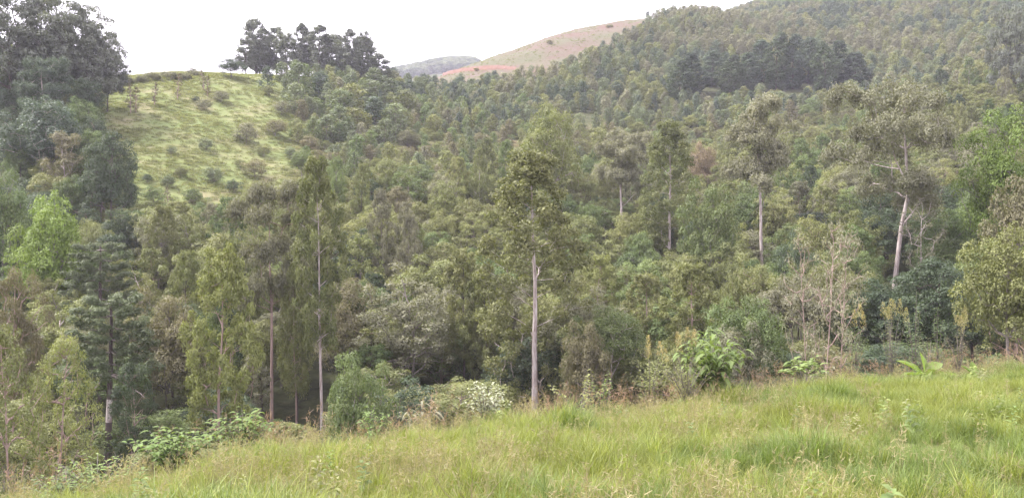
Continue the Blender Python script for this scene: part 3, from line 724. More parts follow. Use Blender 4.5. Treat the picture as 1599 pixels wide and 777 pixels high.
def araucaria(px, Y, top, halfw, label, bare, name='araucaria_tree', seed=4):
    rs = np.random.RandomState(seed)
    x, y, z = at(px, Y); H = up(Y, top) - z; R = halfw / F * Y
    root = empty(name, (x, y, z), 0.0); tag(root, label, 'tree')
    tp = trunk_path(rs, H, 0.01, 0.004, 10); rb = 0.36 * H / 17
    ch = [(tp, rb * (1 - 0.75 * np.clip(tp[:, 2] / H, 0, 1)))]
    cen, rad = [], []
    for t in np.linspace(0.60, 0.98, 7):
        L0 = R * (1.0 - 0.35 * ((t - 0.60) / 0.38) ** 2)
        nb = rs.randint(6, 9); a0 = rs.uniform(0, 6.28)
        for b in range(nb):
            a = a0 + b * 2 * PI / nb + rs.normal() * 0.15; L = L0 * rs.uniform(0.8, 1.1)
            f = np.linspace(0, 1, 6)[:, None]
            d = np.array([math.cos(a), math.sin(a), 0.0])
            base = np.array([np.interp(t * H, tp[:, 2], tp[:, 0]), np.interp(t * H, tp[:, 2], tp[:, 1]), t * H])
            P = base + d * f * L + np.array([0, 0, 1.0]) * (-0.10 * L * np.sin(f * PI) + 0.16 * L * f ** 2)
            ch.append((P, 0.05 * (1 - 0.75 * f[:, 0])))
            for g in (0.45, 0.62, 0.78, 0.9, 1.0):
                if rs.rand() < 0.25 and g < 0.8: continue
                q = base + d * g * L + np.array([0, 0, -0.10 * L * math.sin(g * PI) + 0.16 * L * g * g + 0.1])
                cen.append(q + rs.normal(size=3) * 0.12); rad.append(R * rs.uniform(0.10, 0.17))
    v, q = tubes(ch[:1], 10); v2, q2 = tubes(ch[1:], 4)
    obj('trunk', mesh_quads('araucaria_trunk', v, q, M['darkbark'], smooth=True), root)
    obj('branches', mesh_quads('araucaria_branches', v2, q2, M['greybark'], smooth=True), root)
    v, q, t = leaves(rs, np.array(cen), np.array(rad), 150, 0.22, 0.7, 0.8, 0.0, 0.3, 0.5, 0.5)
    obj('crown', mesh_quads('araucaria_crown', v, q, M['pine'], t), root)
    if bare:
        limbs = [(-1.0, -0.2, 2.9, -0.55), (-0.5, -0.8, 1.7, -1.5), (0.9, -0.35, 4.0, -1.6), (0.8, 0.2, 2.2, 0.2)]
        for dx, dy, L, dz in limbs:
            f = np.linspace(0, 1, 8)[:, None]
            P = np.array([0, 0, 0.60 * H]) + np.array([dx, dy, 0]) * f * L + np.array([0, 0, 1.0]) * (dz * f ** 1.6 + 0.12 * np.sin(f * 9))
            vv, qq = tubes([(P, 0.075 * (1 - 0.6 * f[:, 0]))], 6)
            lb = obj('bare_limb', mesh_quads('bare_limb', vv, qq, M['pale'], smooth=True), root)
            if L > 3.5:
                vv, qq, tt = leaves(rs, P[-1:] + np.array([[0, 0, -0.1]]), np.array([0.3]), 160, 0.2, 1.0, 0.0, 0.3, 0.3, 0.2, 0.6)
                obj('dead_tuft', mesh_quads('dead_tuft', vv, qq, M['rust'], tt), lb)
        zz = np.linspace(0.36, 0.48, 5) * H
        P = np.stack([np.interp(zz, tp[:, 2], tp[:, 0]), np.interp(zz, tp[:, 2], tp[:, 1]), zz], 1)
        vv, qq = tubes([(P, rb * (1 - 0.75 * zz / H) * np.array([1.0, 1.04, 1.06, 1.04, 1.0]))], 10)
        obj('lichen_band', mesh_quads('lichen_band', vv, qq, M['pale'], smooth=True), root)
    CLEAR.append((px, Y, 40, 715 if bare else 470)); placed.append((x, y, 1.5))
    return root
araucaria(168, 62, 466, 62, 'dark araucaria with bare drooping lower limbs and a pale band on its trunk', True)
araucaria(157, 84, 384, 52, 'smaller farther araucaria rising above the one with bare limbs', False, seed=9)
MARK.append((165, 560, 'the bare-limbed araucaria'))

CLEAR += [(232, 76, 22, 650), (265, 70, 20, 640)]
RS = np.random.RandomState(11)
def ok(x, y, r, f=0.8):
    for (a, b, c) in placed:
        if abs(a - x) < 12 and (a - x) ** 2 + (b - y) ** 2 < (f * (r + c)) ** 2: return False
    return True
SPEC = []
def scatter(n, px0, px1, Yf0, Yf1, rad, fn, f=0.62):
    """try n random spots between the distances Yf0(px) and Yf1(px)"""
    out = 0
    for _ in range(n):
        px = RS.uniform(px0, px1)
        a, b = Yf0(px), Yf1(px)
        if b <= a: continue
        Y = math.sqrt(RS.uniform(a * a, b * b))
        x = (px - X0) / F * Y
        r = rad(px, Y)
        if not ok(x, Y, r, f): continue
        sp = fn(px, Y, x, r)
        if sp is None: continue
        z = gz(x, Y)
        wpx = sp['w'] / Y * F
        lim = float(np.interp(px, [140, 175, 205, 330, 360, 460, 500], [0, 195, 318, 318, 285, 262, 0])) if sp['cat'] == 'tree' else 0
        for hp, hY, hw, see in CLEAR:
            if Y < hY - 0.5 and abs(px - hp) < hw + wpx * 0.8: lim = max(lim, see)
        tpx = Y0 - (z + sp['H'] - CAM_Z) / Y * F
        if lim and tpx < lim - 4:
            Hn = up(Y, lim - 4) - z
            if Hn < 0.45 * sp['H'] or Hn < 2: continue
            sp['H'] = Hn; tpx = lim
        sp.update(loc=(x, Y, z), px=px, top=tpx, var=int(RS.randint(9)), rz=RS.uniform(0, 6.28))
        SPEC.append(sp); placed.append((x, Y, r)); out += 1
    return out
TONE = {'olive': 'olive-green', 'mid': 'mid-green', 'dark': 'dark green', 'grey': 'grey-green', 'yellow': 'yellowish', 'brown': 'brownish', 'navy': 'dark bluish', 'lime': 'bright lime-green', 'blue': 'blue-green', 'rust': 'rust-brown'}
FORM = {'broad': 'round-crowned tree', 'dense': 'dense bushy tree', 'open': 'open-crowned tree', 'layer': 'flat-tiered tree', 'slim': 'thin eucalyptus', 'canopy': 'high-crowned tree', 'bush': 'bush', 'young': 'pointed bush'}
def forest_fn(px, Y, x, r):
    if px < 210 and Y > 100:
        kind = RS.choice(['broad', 'dense', 'layer', 'open'], p=[0.45, 0.36, 0.07, 0.12])
        leafm = RS.choice(['dark', 'mid', 'olive', 'grey', 'brown'], p=[0.50, 0.27, 0.16, 0.05, 0.02])
        H = RS.uniform(8, 13)
    elif px > 1340 and Y < 120:
        kind = RS.choice(['broad', 'dense', 'open'], p=[0.4, 0.5, 0.1]); leafm = RS.choice(['dark', 'mid', 'olive'], p=[0.5, 0.3, 0.2]); H = RS.uniform(7, 11)
    else:
        kind = RS.choice(['broad', 'dense', 'open', 'layer', 'slim'], p=[0.30, 0.14, 0.28, 0.01, 0.27])
        leafm = RS.choice(['olive', 'mid', 'dark', 'grey', 'yellow', 'brown'], p=[0.50, 0.24, 0.08, 0.10, 0.07, 0.01])
        if Y < 68 and kind in ('dense', 'broad') and RS.rand() < 0.6: kind = 'open'
        H = RS.uniform(6.5, 10) if Y < 76 else (RS.uniform(8, 13) if Y < 115 else RS.uniform(6.5, 11))
    if Y < 88 and (120 < px < 310 or 840 < px < 1000 or 1150 < px < 1350):
        kind = 'canopy'; H = RS.uniform(9.5, 12.5); leafm = RS.choice(['dark', 'mid', 'olive', 'grey'], p=[0.35, 0.3, 0.25, 0.1])
    if kind == 'slim': H = H * RS.uniform(1.1, 1.5)
    w = r * (0.72 if kind == 'slim' else 1.0)
    if kind == 'open': w *= 0.85
    barkm = RS.choice(['greybark', 'pink', 'darkbark', 'pale'], p=[0.45, 0.2, 0.25, 0.1])
    return dict(kind=kind, H=H, w=w, leaf=leafm, bark=barkm, name=dict(slim=E, open='slender_tree', dense='bushy_tree', layer='tiered_tree', broad=B, canopy='canopy_tree')[kind], cat='tree')
n_for = scatter(3200, -40, 1640, lambda p: 54.0 if 60 < p < 1500 else 46.0, lambda p: float(forest_end(p)),
        lambda p, Y: RS.uniform(2.5, 4.6) if Y < 140 else RS.uniform(2.4, 4.4), forest_fn)
def shrub_fn(px, Y, x, r):
    k = RS.choice(['bush', 'broad', 'young'], p=[0.42, 0.14, 0.44])
    leafm = RS.choice(['olive', 'yellow', 'mid', 'brown', 'blue', 'grey'], p=[0.32, 0.18, 0.2, 0.1, 0.1, 0.1])
    H = {'bush': r * RS.uniform(1.2, 1.8), 'broad': r * RS.uniform(2.0, 2.6), 'young': r * 2.9}[k]
    return dict(kind=k, H=H, w=r * (0.85 if k == 'young' else 1.0), leaf=leafm, bark='greybark', name=dict(bush='slope_shrub', broad='slope_tree', young='pointed_shrub')[k], cat='shrub')
n_shr = scatter(1400, 462, 1620, lambda p: float(forest_end(p)) - 4, lambda p: float(shrub_end(p)), lambda p, Y: RS.uniform(1.3, 2.8), shrub_fn, 0.62)
# dark low growth on the bank between meadow and wood
def bank_fn(px, Y, x, r):
    leafm = RS.choice(['dark', 'mid', 'olive', 'grey'], p=[0.4, 0.3, 0.2, 0.1])
    return dict(kind='bush', H=r * RS.uniform(1.1, 1.9), w=r, leaf=leafm, bark='greybark', name='bank_shrub', cat='shrub')
n_bank = scatter(130, -20, 1640, lambda p: float(crest(p)) + (9 if p < 110 or 540 < p < 700 or p > 1350 else 26), lambda p: 58.0, lambda p, Y: RS.uniform(1.0, 2.2), bank_fn, 0.7)

def shown(specs):
    """leave out repeats that stand wholly behind others: front to back, on a coarse grid of the view"""
    W, H, q = 400, 195, 4.0
    cov = np.zeros((H, W), np.int16)
    gx, gy = np.meshgrid((np.arange(W) + 0.5) * q, (np.arange(H) + 0.5) * q)
    keep = set()
    for k in sorted(range(len(specs)), key=lambda i: specs[i]['loc'][1]):
        sp = specs[k]; Y = sp['loc'][1]
        hw = sp['w'] / Y * F; hh = 0.5 * sp['H'] / Y * F * (0.8 if sp['cat'] == 'tree' else 1.0)
        e = ((gx - sp['px']) / max(hw, 2)) ** 2 + ((gy - sp['top'] - hh) / max(hh, 2)) ** 2
        inside = (e < 1) & (gy < 388 + F * (4.6 / (crest(gx))))
        n = inside.sum()
        if n == 0: continue
        if (inside & (cov < 2)).sum() >= max(2, 0.1 * n): keep.add(k)
        cov[e < 0.55] += 1
    return keep
VISIBLE = shown(SPEC)
def relation(px, py):
    mx, my, ph = min(MARK, key=lambda m: (m[0] - px) ** 2 + 1.6 * (m[1] - py) ** 2)
    dx, dy = px - mx, py - my
    if abs(dx) > abs(dy): return ('right of ' if dx > 0 else 'left of ') + ph
    return ('below ' if dy > 0 else 'above ') + ph
USED = {}
def finish(sp):
    mid = sp['top'] + 0.3 * sp['H'] / sp['loc'][1] * F
    rel = relation(sp['px'], mid)
    base = TONE[sp['leaf']] + ' ' + FORM[sp['kind']]
    place = {'slope_shrub': 'upslope ', 'slope_tree': 'upslope ', 'pointed_shrub': 'upslope ', 'bank_shrub': 'in the shade '}.get(sp['name'], '')
    lab = base + ' ' + place + rel
    if lab in USED:
        for alt in (('tall ' if sp['H'] > 9 else 'low ') + lab, ('wide ' if sp['w'] > 3.4 else 'narrow ') + lab, ('pale-stemmed ' if sp['bark'] in ('pale', 'pink') else 'smaller ') + lab):
            if alt not in USED: lab = alt; break
    USED[lab] = 1
    gr = {'slope_shrub': 'bushes on the overgrown slope', 'slope_tree': 'bushes on the overgrown slope', 'pointed_shrub': 'bushes on the overgrown slope', 'bank_shrub': 'low bushes on the shaded bank'}.get(sp['name'], 'trees of the valley wood')
    return plant(sp['kind'], sp['var'], sp['loc'], sp['H'], sp['w'], sp['leaf'], sp['bark'], sp['name'], lab, sp['cat'], gr, sp['rz'])
for k, sp in enumerate(SPEC):
    if k not in VISIBLE: continue
    finish(sp)

# plantation: rows of young eucalyptus
def plantation():
    pts = []
    for i in range(-40, 140):
        for j in range(0, 112):
            x = -130 + i * 4.7 + (j % 2) * 1.6; y = 200 + j * 4.6
            x += RS.normal() * 0.7; y += RS.normal() * 0.7
            px = x / y * F + X0
            if px < 440 or px > 1640: continue
            if y < shrub_end(px) or y > np.interp(px, [440, 600, 700, 1000, 1150, 1300, 1640], [265, 340, 430, 450, 700, 640, 560]): continue
            if float(red_hill(px, y)) > 0.5: continue
            if float(hill_grass(px, y)) > 0.35 and RS.rand() > 0.25: continue
            if 1050 < px < 1345 and 284 < y < 312: continue
            if RS.rand() < 0.06 + 0.5 * float(sstep(0.58, 0.7, fbm(x, y, 26.0, 3))): continue
            pts.append((x, y, px))
    return pts
PLT = plantation()
PLT.sort(key=lambda p: p[1])
for x, y, px in PLT[:300]:
    plant('young', RS.randint(9), (x, y, gz(x, y)), RS.uniform(4.2, 7.6), RS.uniform(1.6, 2.6), RS.choice(['blue', 'mid', 'olive', 'grey', 'navy'], p=[0.45, 0.15, 0.2, 0.1, 0.1]), 'greybark',
          'plantation_tree', 'young eucalyptus at the lower edge of the hillside plantation', 'tree', 'plantation trees on the hill')

# ------------------------------------------------------------------ instanced stuff
def scatter_nodes(name, pts, rot, scl, idx, sources, label, kind='stuff', sclz=None):
    """one object: sources (mesh objects kept out of the scene) set at pts"""
    me = bpy.data.meshes.new(name)
    n = len(pts)
    me.vertices.add(n); me.vertices.foreach_set('co', np.asarray(pts, np.float32).ravel())
    a = me.attributes.new('rot', 'FLOAT_VECTOR', 'POINT'); a.data.foreach_set('vector', np.asarray(rot, np.float32).ravel())
    a = me.attributes.new('scl', 'FLOAT_VECTOR', 'POINT'); a.data.foreach_set('vector', np.asarray(scl, np.float32).ravel())
    a = me.attributes.new('idx', 'INT', 'POINT'); a.data.foreach_set('value', np.asarray(idx, np.int32))
    o = bpy.data.objects.new(name, me); link(o)
    ng = bpy.data.node_groups.new(name + '_nodes', 'GeometryNodeTree')
    ng.interface.new_socket('Geometry', in_out='INPUT', socket_type='NodeSocketGeometry')
    ng.interface.new_socket('Geometry', in_out='OUTPUT', socket_type='NodeSocketGeometry')
    N, L = ng.nodes, ng.links
    gi, go, jn = N.new('NodeGroupInput'), N.new('NodeGroupOutput'), N.new('GeometryNodeJoinGeometry')
    def attr(nm, t):
        x = N.new('GeometryNodeInputNamedAttribute'); x.data_type = t; x.inputs['Name'].default_value = nm
        return x.outputs['Attribute']
    ra, sa, ia = attr('rot', 'FLOAT_VECTOR'), attr('scl', 'FLOAT_VECTOR'), attr('idx', 'INT')
    for k, s in enumerate(sources):
        inf = N.new('GeometryNodeObjectInfo'); inf.inputs['Object'].default_value = s; inf.inputs['As Instance'].default_value = True
        cp = N.new('FunctionNodeCompare'); cp.data_type = 'INT'; cp.operation = 'EQUAL'
        L.new(ia, cp.inputs[2]); cp.inputs[3].default_value = k
        ip = N.new('GeometryNodeInstanceOnPoints')
        L.new(gi.outputs[0], ip.inputs['Points']); L.new(cp.outputs[0], ip.inputs['Selection'])
        L.new(inf.outputs['Geometry'], ip.inputs['Instance']); L.new(ra, ip.inputs['Rotation']); L.new(sa, ip.inputs['Scale'])
        L.new(ip.outputs[0], jn.inputs[0])
    L.new(jn.outputs[0], go.inputs[0])
    md = o.modifiers.new('scatter', 'NODES'); md.node_group = ng
    tag(o, label, kind=kind)
    return o
def source(name, me):
    o = bpy.data.objects.new(name, me)
    return o

def far_tree_mesh(L, leafm, name):
    me = L['crown'].copy(); me.name = name
    me.materials.clear(); me.materials.append(M[leafm])
    return me
src = [source('young_crown', far_tree_mesh(LIB['young'][k], c, 'young_far')) for c in ('navy', 'blue', 'olive', 'grey') for k in range(5)]
rest = PLT[300:]
P = np.array([(x, y, gz(x, y)) for x, y, _ in rest])
n = len(P)
sc_ = RS.uniform(0.6, 1.15, (n, 1)) * np.ones((1, 3)); sc_[:, :2] *= RS.uniform(0.95, 1.25, (n, 1))
scatter_nodes('plantation_trees', P, np.stack([np.zeros(n), np.zeros(n), RS.uniform(0, 6.28, n)], 1), sc_, RS.randint(0, 5, n) + 5 * np.clip(np.floor((fbm(P[:, 0] + 300, P[:, 1], 30.0, 3) + RS.normal(size=n) * 0.13 - 0.30) * 9), 0, 3).astype(int), src,
              'far rows of young eucalyptus covering the upper hillside')

# the wood on the far hill beyond the bare slope
px = RS.uniform(540, 800, 2600); Y = np.sqrt(RS.uniform(1180 ** 2, 1480 ** 2, 2600)); X = (px - X0) / F * Y
n = len(X)
scatter_nodes('far_wood', np.stack([X, Y, ground(X, Y) - 0.3], 1), np.stack([np.zeros(n), np.zeros(n), RS.uniform(0, 6.28, n)], 1), RS.uniform(1.2, 2.2, (n, 1)) * np.array([[2.2, 2.2, 1.0]]), RS.randint(0, 10, n), src,
              'distant bluish wooded hill between the grove and the bare slope')

# meadow grass
def blades(rs, n, spread, h, w, lean=0.5, segs=3, col=(0.0, 0.4)):
    ph = rs.uniform(0, 2 * PI, n); r0 = spread * np.sqrt(rs.rand(n))
    b = np.stack([r0 * np.cos(ph), r0 * np.sin(ph), np.zeros(n)], 1)
    a = rs.uniform(0, 2 * PI, n); dr = np.stack([np.cos(a), np.sin(a), np.zeros(n)], 1)
    sd = np.stack([-np.sin(a), np.cos(a), np.zeros(n)], 1)
    hh = h * rs.uniform(0.5, 1.15, n); ln = lean * rs.uniform(0.15, 1.2, n); ww = w * rs.uniform(0.7, 1.3, n)
    V = []
    for s in range(segs + 1):
        t = s / segs
        c = b + dr * (hh * ln * t ** 1.8)[:, None] + np.array([0, 0, 1.0]) * (hh * (t - 0.35 * ln * t ** 2.4))[:, None]
        wd = (ww * (1 - 0.92 * t ** 1.5) * 0.5)[:, None]
        V += [c - sd * wd, c + sd * wd]
    V = np.stack(V, 1).reshape(-1, 3)
    k = 2 * (segs + 1)
    Q = np.concatenate([np.arange(n)[:, None] * k + np.array([2*s, 2*s+1, 2*s+3, 2*s+2]) for s in range(segs)], 0)
    T = np.repeat(np.stack([rs.uniform(0.75, 1.2, n), rs.uniform(col[0], col[1], n)], 1), k, 0)
    return V, Q, T
def panicles(rs, n, spread, h, col=(0.5, 1.0)):
    """seed stalks with a loose feathery head"""
    out = []
    st = blades(rs, n, spread, h, 0.005, 0.35, 3, col)
    out.append(st)
    k = 8
    tips = st[0].reshape(n, k, 3)[:, -1]; mids = st[0].reshape(n, k, 3)[:, -3]
    m = 7
    f = rs.rand(n, m, 1)
    p = (mids[:, None] * (1 - f) + tips[:, None] * f).reshape(-1, 3)
    d = norm(rs.normal(size=(n * m, 3)) + np.array([0, 0, 0.8])) * h * 0.10
    s = norm(np.cross(d, rs.normal(size=(n * m, 3)))) * 0.004
    V = np.stack([p - s, p + s, p + d + s * 0.5, p + d - s * 0.5], 1).reshape(-1, 3)
    Q = np.arange(len(V)).reshape(-1, 4)
    T = np.repeat(np.stack([rs.uniform(0.8, 1.2, n * m), rs.uniform(*col, n * m)], 1), 4, 0)
    out.append((V, Q, T))
    return cat(out)
foliage('turf', (0.108, 0.165, 0.040), (0.205, 0.235, 0.070), 0.42, 0.5, 0.3)
foliage('turf_yellow', (0.165, 0.205, 0.046), (0.275, 0.280, 0.085), 0.42, 0.5, 0.3)
foliage('straw', (0.205, 0.205, 0.090), (0.290, 0.250, 0.150), 0.38, 0.6, 0.2)
rg = np.random.RandomState(77)
g_src = []
for k in range(8):
    v, q, t = blades(rg, 50, 0.15, 0.34 + 0.03 * k, 0.0105, 0.5 + 0.07 * k)
    g_src.append(source('turf', mesh_quads('turf_tuft', v, q, M['turf' if k % 2 else 'turf_yellow'], t)))
d_src = []
for k in range(4):
    v, q, t = cat([panicles(rg, 14, 0.2, 0.55 + 0.06 * k), blades(rg, 16, 0.18, 0.36, 0.006, 0.8, 3, (0.3, 1.0))])
    d_src.append(source('straw', mesh_quads('straw_tuft', v, q, M['straw'], t)))
def meadow_pts(n, y0, y1, rs, dens=None):
    px = rs.uniform(-120, 1720, n); 
    Y = np.sqrt(rs.uniform(y0 ** 2, y1 ** 2, n))
    k = Y < crest(px) + 5
    px, Y = px[k], Y[k]
    X = (px - X0) / F * Y
    return X, Y, px
X, Y, px = meadow_pts(30000, 4.5, 36, rg)
pat = fbm(X, Y * 1.3, 1.7, 3)
yel = fbm(X + 9, Y * 1.2 + 70, 2.4, 3)
n = len(X)
tilt = rg.normal(size=(n, 2)) * 0.12
scl = (0.28 + 1.55 * pat ** 1.7)[:, None] * (1 - 0.18 * sstep(-5, 0, Y - crest(px)))[:, None] * rg.uniform(0.75, 1.3, (n, 1)) * np.ones((1, 3))
scatter_nodes('grass', np.stack([X, Y, ground(X, Y) - 0.02], 1), np.concatenate([tilt, rg.uniform(0, 6.28, (n, 1))], 1), scl, rg.randint(0, 4, n) * 2 + (yel + rg.normal(size=n) * 0.06 < 0.44), g_src, 'tall bright green grass covering the near meadow')
X, Y, px = meadow_pts(15000, 5, 36, rg)
pat = fbm(X + 40, Y * 1.3, 3.6, 3)
dead = sum(np.exp(-(((X / Y * F + X0 - a) / 90) ** 2 + ((Y - b) / 1.3) ** 2)) for a, b in ((890, 8.0), (560, 9.5), (1310, 8.2), (1230, 12.5), (700, 14), (1010, 16), (330, 12)))
k = rg.rand(len(X)) < 0.20 * sstep(0.54, 0.70, pat) + 0.015 + 0.35 * dead + 0.10 * sstep(-4, 0.5, Y - crest(X / Y * F + X0))
X, Y = X[k], Y[k]; n = len(X)
tilt = rg.normal(size=(n, 2)) * 0.15
scatter_nodes('dry_grass', np.stack([X, Y, ground(X, Y) - 0.02], 1), np.concatenate([tilt, rg.uniform(0, 6.28, (n, 1))], 1), rg.uniform(0.7, 1.25, (n, 1)) * np.ones((1, 3)), rg.randint(0, 4, n), d_src, 'pale dry seed stalks standing among the meadow grass')


# grass of the far hill: tussocks
foliage('hill_turf', (0.138, 0.170, 0.076), (0.205, 0.192, 0.116), 0.5, 0.6, 0.2)
h_src = []
for k in range(4):
    v, q, t = blades(rg, 44, 0.55, 0.34, 0.06, 1.1, 2, (0, 1))
    h_src.append(source('tussock', mesh_quads('tussock', v, q, M['hill_turf'], t)))
px = rg.uniform(110, 540, 30000); Y = np.sqrt(rg.uniform(130 ** 2, 300 ** 2, 30000))
X = (px - X0) / F * Y
px[:4000] = rg.uniform(640, 1010, 4000); Y[:4000] = rg.uniform(330, 440, 4000); X = (px - X0) / F * Y
k = rg.rand(30000) < (hill_grass(px, Y) + 0.5 * red_hill(px, Y)) * (0.35 + 0.65 * sstep(0.4, 0.6, fbm(X, Y, 9, 3)))
X, Y = X[k], Y[k]; n = len(X)
scatter_nodes('hill_grass', np.stack([X, Y, ground(X, Y)], 1), np.stack([np.zeros(n), np.zeros(n), rg.uniform(0, 6.28, n)], 1), rg.uniform(0.6, 1.5, (n, 1)) * np.ones((1, 3)), rg.randint(0, 4, n), h_src, 'rough green and straw tussocks on the far grassy hill')

# raw earth cut below the bare hill
def earth_cut():
    a = np.linspace(676, 806, 60); V = []
    for p in a:
        Y = hit(p, np.interp(p, [676, 720, 760, 806], [121, 111, 107, 106]), 250)
        for k, (dy, dz) in enumerate(((-3.2, -0.3), (-2.2, 0.15), (0.0, 1.5), (1.2, -0.1))):
            yy = Y + dy + rg.normal() * 0.12; xx = (p - X0) / F * yy
            V.append((xx, yy, gz(xx, yy) + dz * (0.9 + 0.2 * rg.rand()) * float(np.interp(p, [676, 700, 780, 806], [0.3, 1, 1, 0.3]))))
    i = np.arange(59)[:, None] * 4
    Q = np.concatenate([np.stack([i[:, 0] + k, i[:, 0] + 4 + k, i[:, 0] + 5 + k, i[:, 0] + 1 + k], 1) for k in range(3)])
    tag(obj('earth_bank', mesh_quads('earth_bank', V, Q, M['earth'], smooth=True)), kind='structure')
bark('earth', (0.105, 0.055, 0.042), (0.135, 0.076, 0.058), 0.1, 1.0)
earth_cut()

# ------------------------------------------------------------------ plants at the meadow edge
def big_leaves(rs, P, D, L, W, segs=4, fold=0.22, droop=0.45, wave=0.0):
    n = len(P); D = norm(D); L = np.asarray(L, float)[:, None]; W = np.asarray(W, float)[:, None]
    side = norm(np.cross(D, np.array([0, 0, 1.0]) + rs.normal(size=(n, 3)) * 0.15)); nr = np.cross(side, D)
    rows = []
    for k in range(segs + 1):
        t = k / segs
        c = P + D * L * t - np.array([0, 0, 1.0]) * droop * L * t ** 2
        w = W * 0.5 * (0.06 + 0.94 * math.sin(PI * min(1, (t * 0.94 + 0.02)) ** 0.85) ** 0.8 if 0 < k < segs else 0.06)
        o = nr * fold * w * 2 + nr * wave * L * math.sin(k * 2.3)
        rows += [c + side * w + o, c, c - side * w + o]
    V = np.stack(rows, 1); m = V.shape[1]
    Q = []
    for k in range(segs):
        Q += [(3*k, 3*k+1, 3*k+4, 3*k+3), (3*k+1, 3*k+2, 3*k+5, 3*k+4)]
    Q = (np.arange(n)[:, None, None] * m + np.array(Q)[None]).reshape(-1, 4)
    T = np.repeat(np.stack([rs.uniform(0.8, 1.2, n), rs.rand(n)], 1), m, 0)
    return V.reshape(-1, 3), Q, T
def stems(rs, n, H, W, r=0.012, arch=0.4):
    out = []
    for k in range(n):
        a = rs.uniform(0, 2 * PI); rr = W * math.sqrt(rs.uniform(0.02, 1)); h = H * (1 - 0.35 * (rr / W) ** 2) * rs.uniform(0.8, 1.05)
        f = np.linspace(0, 1, 6)
        P = np.stack([rr * np.cos(a) * f ** 1.3, rr * np.sin(a) * f ** 1.3, h * (f * (1 + arch) - arch * f ** 2)], 1) + rs.normal(size=(6, 3)) * 0.015
        P[0, 2] = -0.1
        out.append((P, r * (1 - 0.7 * f)))
    return out
def leafy_shrub(name, label, px, Y, H, W, leaf, lw, mat, nst=14, per=14, cat_='shrub', droop=0.5, seed=1, from_=0.35, barkm='greybark', heads=0, headm='flower', group=None, lift=0.5):
    rs = np.random.RandomState(seed)
    x, y, z = at(px, Y)
    root = empty(name, (x, y, z)); tag(root, label, cat_, group)
    st = stems(rs, nst, H, W)
    v, q = tubes(st, 5)
    obj('stems', mesh_quads(name + '_stems', v, q, M[barkm], smooth=True), root)
    P, D, L = [], [], []
    for S, _ in st:
        for k in range(per):
            t = from_ + (1 - from_) * (k + rs.rand()) / per
            p = np.array([np.interp(t, np.linspace(0, 1, 6), S[:, c]) for c in range(3)])
            a = k * 2.4 + rs.normal() * 0.3
            P.append(p); D.append((math.cos(a), math.sin(a), lift * rs.uniform(0.2, 1.4))); L.append(leaf * rs.uniform(0.6, 1.2) * (1.1 - 0.3 * t))
    P, D, L = np.array(P), np.array(D), np.array(L)
    v, q, t = big_leaves(rs, P, D, L, L * lw, 4, 0.2, droop)
    fo = obj('foliage', mesh_quads(name + '_foliage', v, q, M[mat], t), root); fo['kind'] = 'stuff'
    if heads:
        for S, _ in sorted(st, key=lambda c: -c[0][-1, 2])[:heads]:
            tip = S[-1]; hh = H * rs.uniform(0.16, 0.24); m = 110
            f = rs.rand(m) ** 0.8; a = rs.uniform(0, 6.28, m)
            wd = 0.085 * (1 - f) ** 0.7 + 0.012
            Pn = tip + np.stack([wd * np.cos(a), wd * np.sin(a), f * hh - 0.05], 1)
            Dn = np.stack([np.cos(a) * 0.5, np.sin(a) * 0.5, np.ones(m)], 1)
            vv, qq, tt = big_leaves(rs, Pn, Dn, np.full(m, 0.075), np.full(m, 0.022), 2, 0.1, 0.2)
            obj('flower_head', mesh_quads(name + '_head', vv, qq, M[headm], tt), root)
    return root
S = leafy_shrub
S('leafy_shrub', 'bright green broad-leaved shrub on the meadow edge, left of its twin', 268, 18.0, 1.38, 0.95, 0.27, 0.42, 'fresh', 24, 13, seed=1)
S('leafy_shrub', 'bright green broad-leaved shrub below the yellow-green young eucalyptus', 378, 19.3, 1.43, 0.95, 0.27, 0.42, 'fresh', 24, 13, seed=2)
S('low_shrub', 'low pale green sprawling weeds at the left end of the meadow edge', 150, 17.2, 0.92, 1.23, 0.16, 0.4, 'fresh', 34, 10, seed=3)
S('low_shrub', 'low green weeds under the yellow-olive tree', 95, 16.6, 0.76, 0.90, 0.15, 0.4, 'mid', 22, 10, seed=23)
S('leafy_shrub', 'small green shrub on the meadow edge below the low rounded leafy tree', 582, 21.4, 1.35, 0.62, 0.2, 0.4, 'fresh', 15, 11, seed=4)
S('fern_clump', 'grey-green arching fern clump left of the whitish shrub', 652, 22.6, 1.22, 0.73, 0.42, 0.2, 'grey', 9, 7, seed=5, droop=0.8, cat_='fern')
S('whitish_shrub', 'whitish-leaved shrub on the meadow edge', 757, 22.8, 1.49, 0.87, 0.24, 0.34, 'pale_leaf', 26, 12, seed=6, lift=0.8)
S('tall_weed', 'straggly yellow-green weeds right of the tall pale trunk', 905, 24.0, 1.68, 1.06, 0.17, 0.5, 'yellow', 15, 10, seed=7, cat_='weed')
S('tall_weed', 'straggly leafy weed with pale tips left of the flowering weeds', 940, 24.4, 1.75, 0.39, 0.17, 0.5, 'fresh', 6, 12, seed=8, cat_='weed')
S('flowering_weed', 'weed clump with two straw-yellow flower spikes left of the large-leaved shrub', 1015, 25.2, 2.15, 0.78, 0.2, 0.3, 'yellow', 18, 13, seed=9, heads=4, cat_='weed')
S('flowering_weed', 'tall yellow-spiked weed against the large-leaved shrub', 1070, 25.8, 2.48, 0.62, 0.17, 0.26, 'olive', 12, 14, seed=10, heads=5, cat_='weed')
S('large_leaved_shrub', 'tallest meadow-edge shrub with large drooping green leaves', 1110, 25.7, 2.60, 1.48, 0.42, 0.42, 'fresh', 40, 14, seed=11, droop=0.8, from_=0.22)
S('feathery_bush', 'feathery yellow-green bush at the foot of the large-leaved shrub', 1072, 24.0, 1.82, 0.86, 0.17, 0.16, 'yellow', 40, 16, seed=12, from_=0.15)
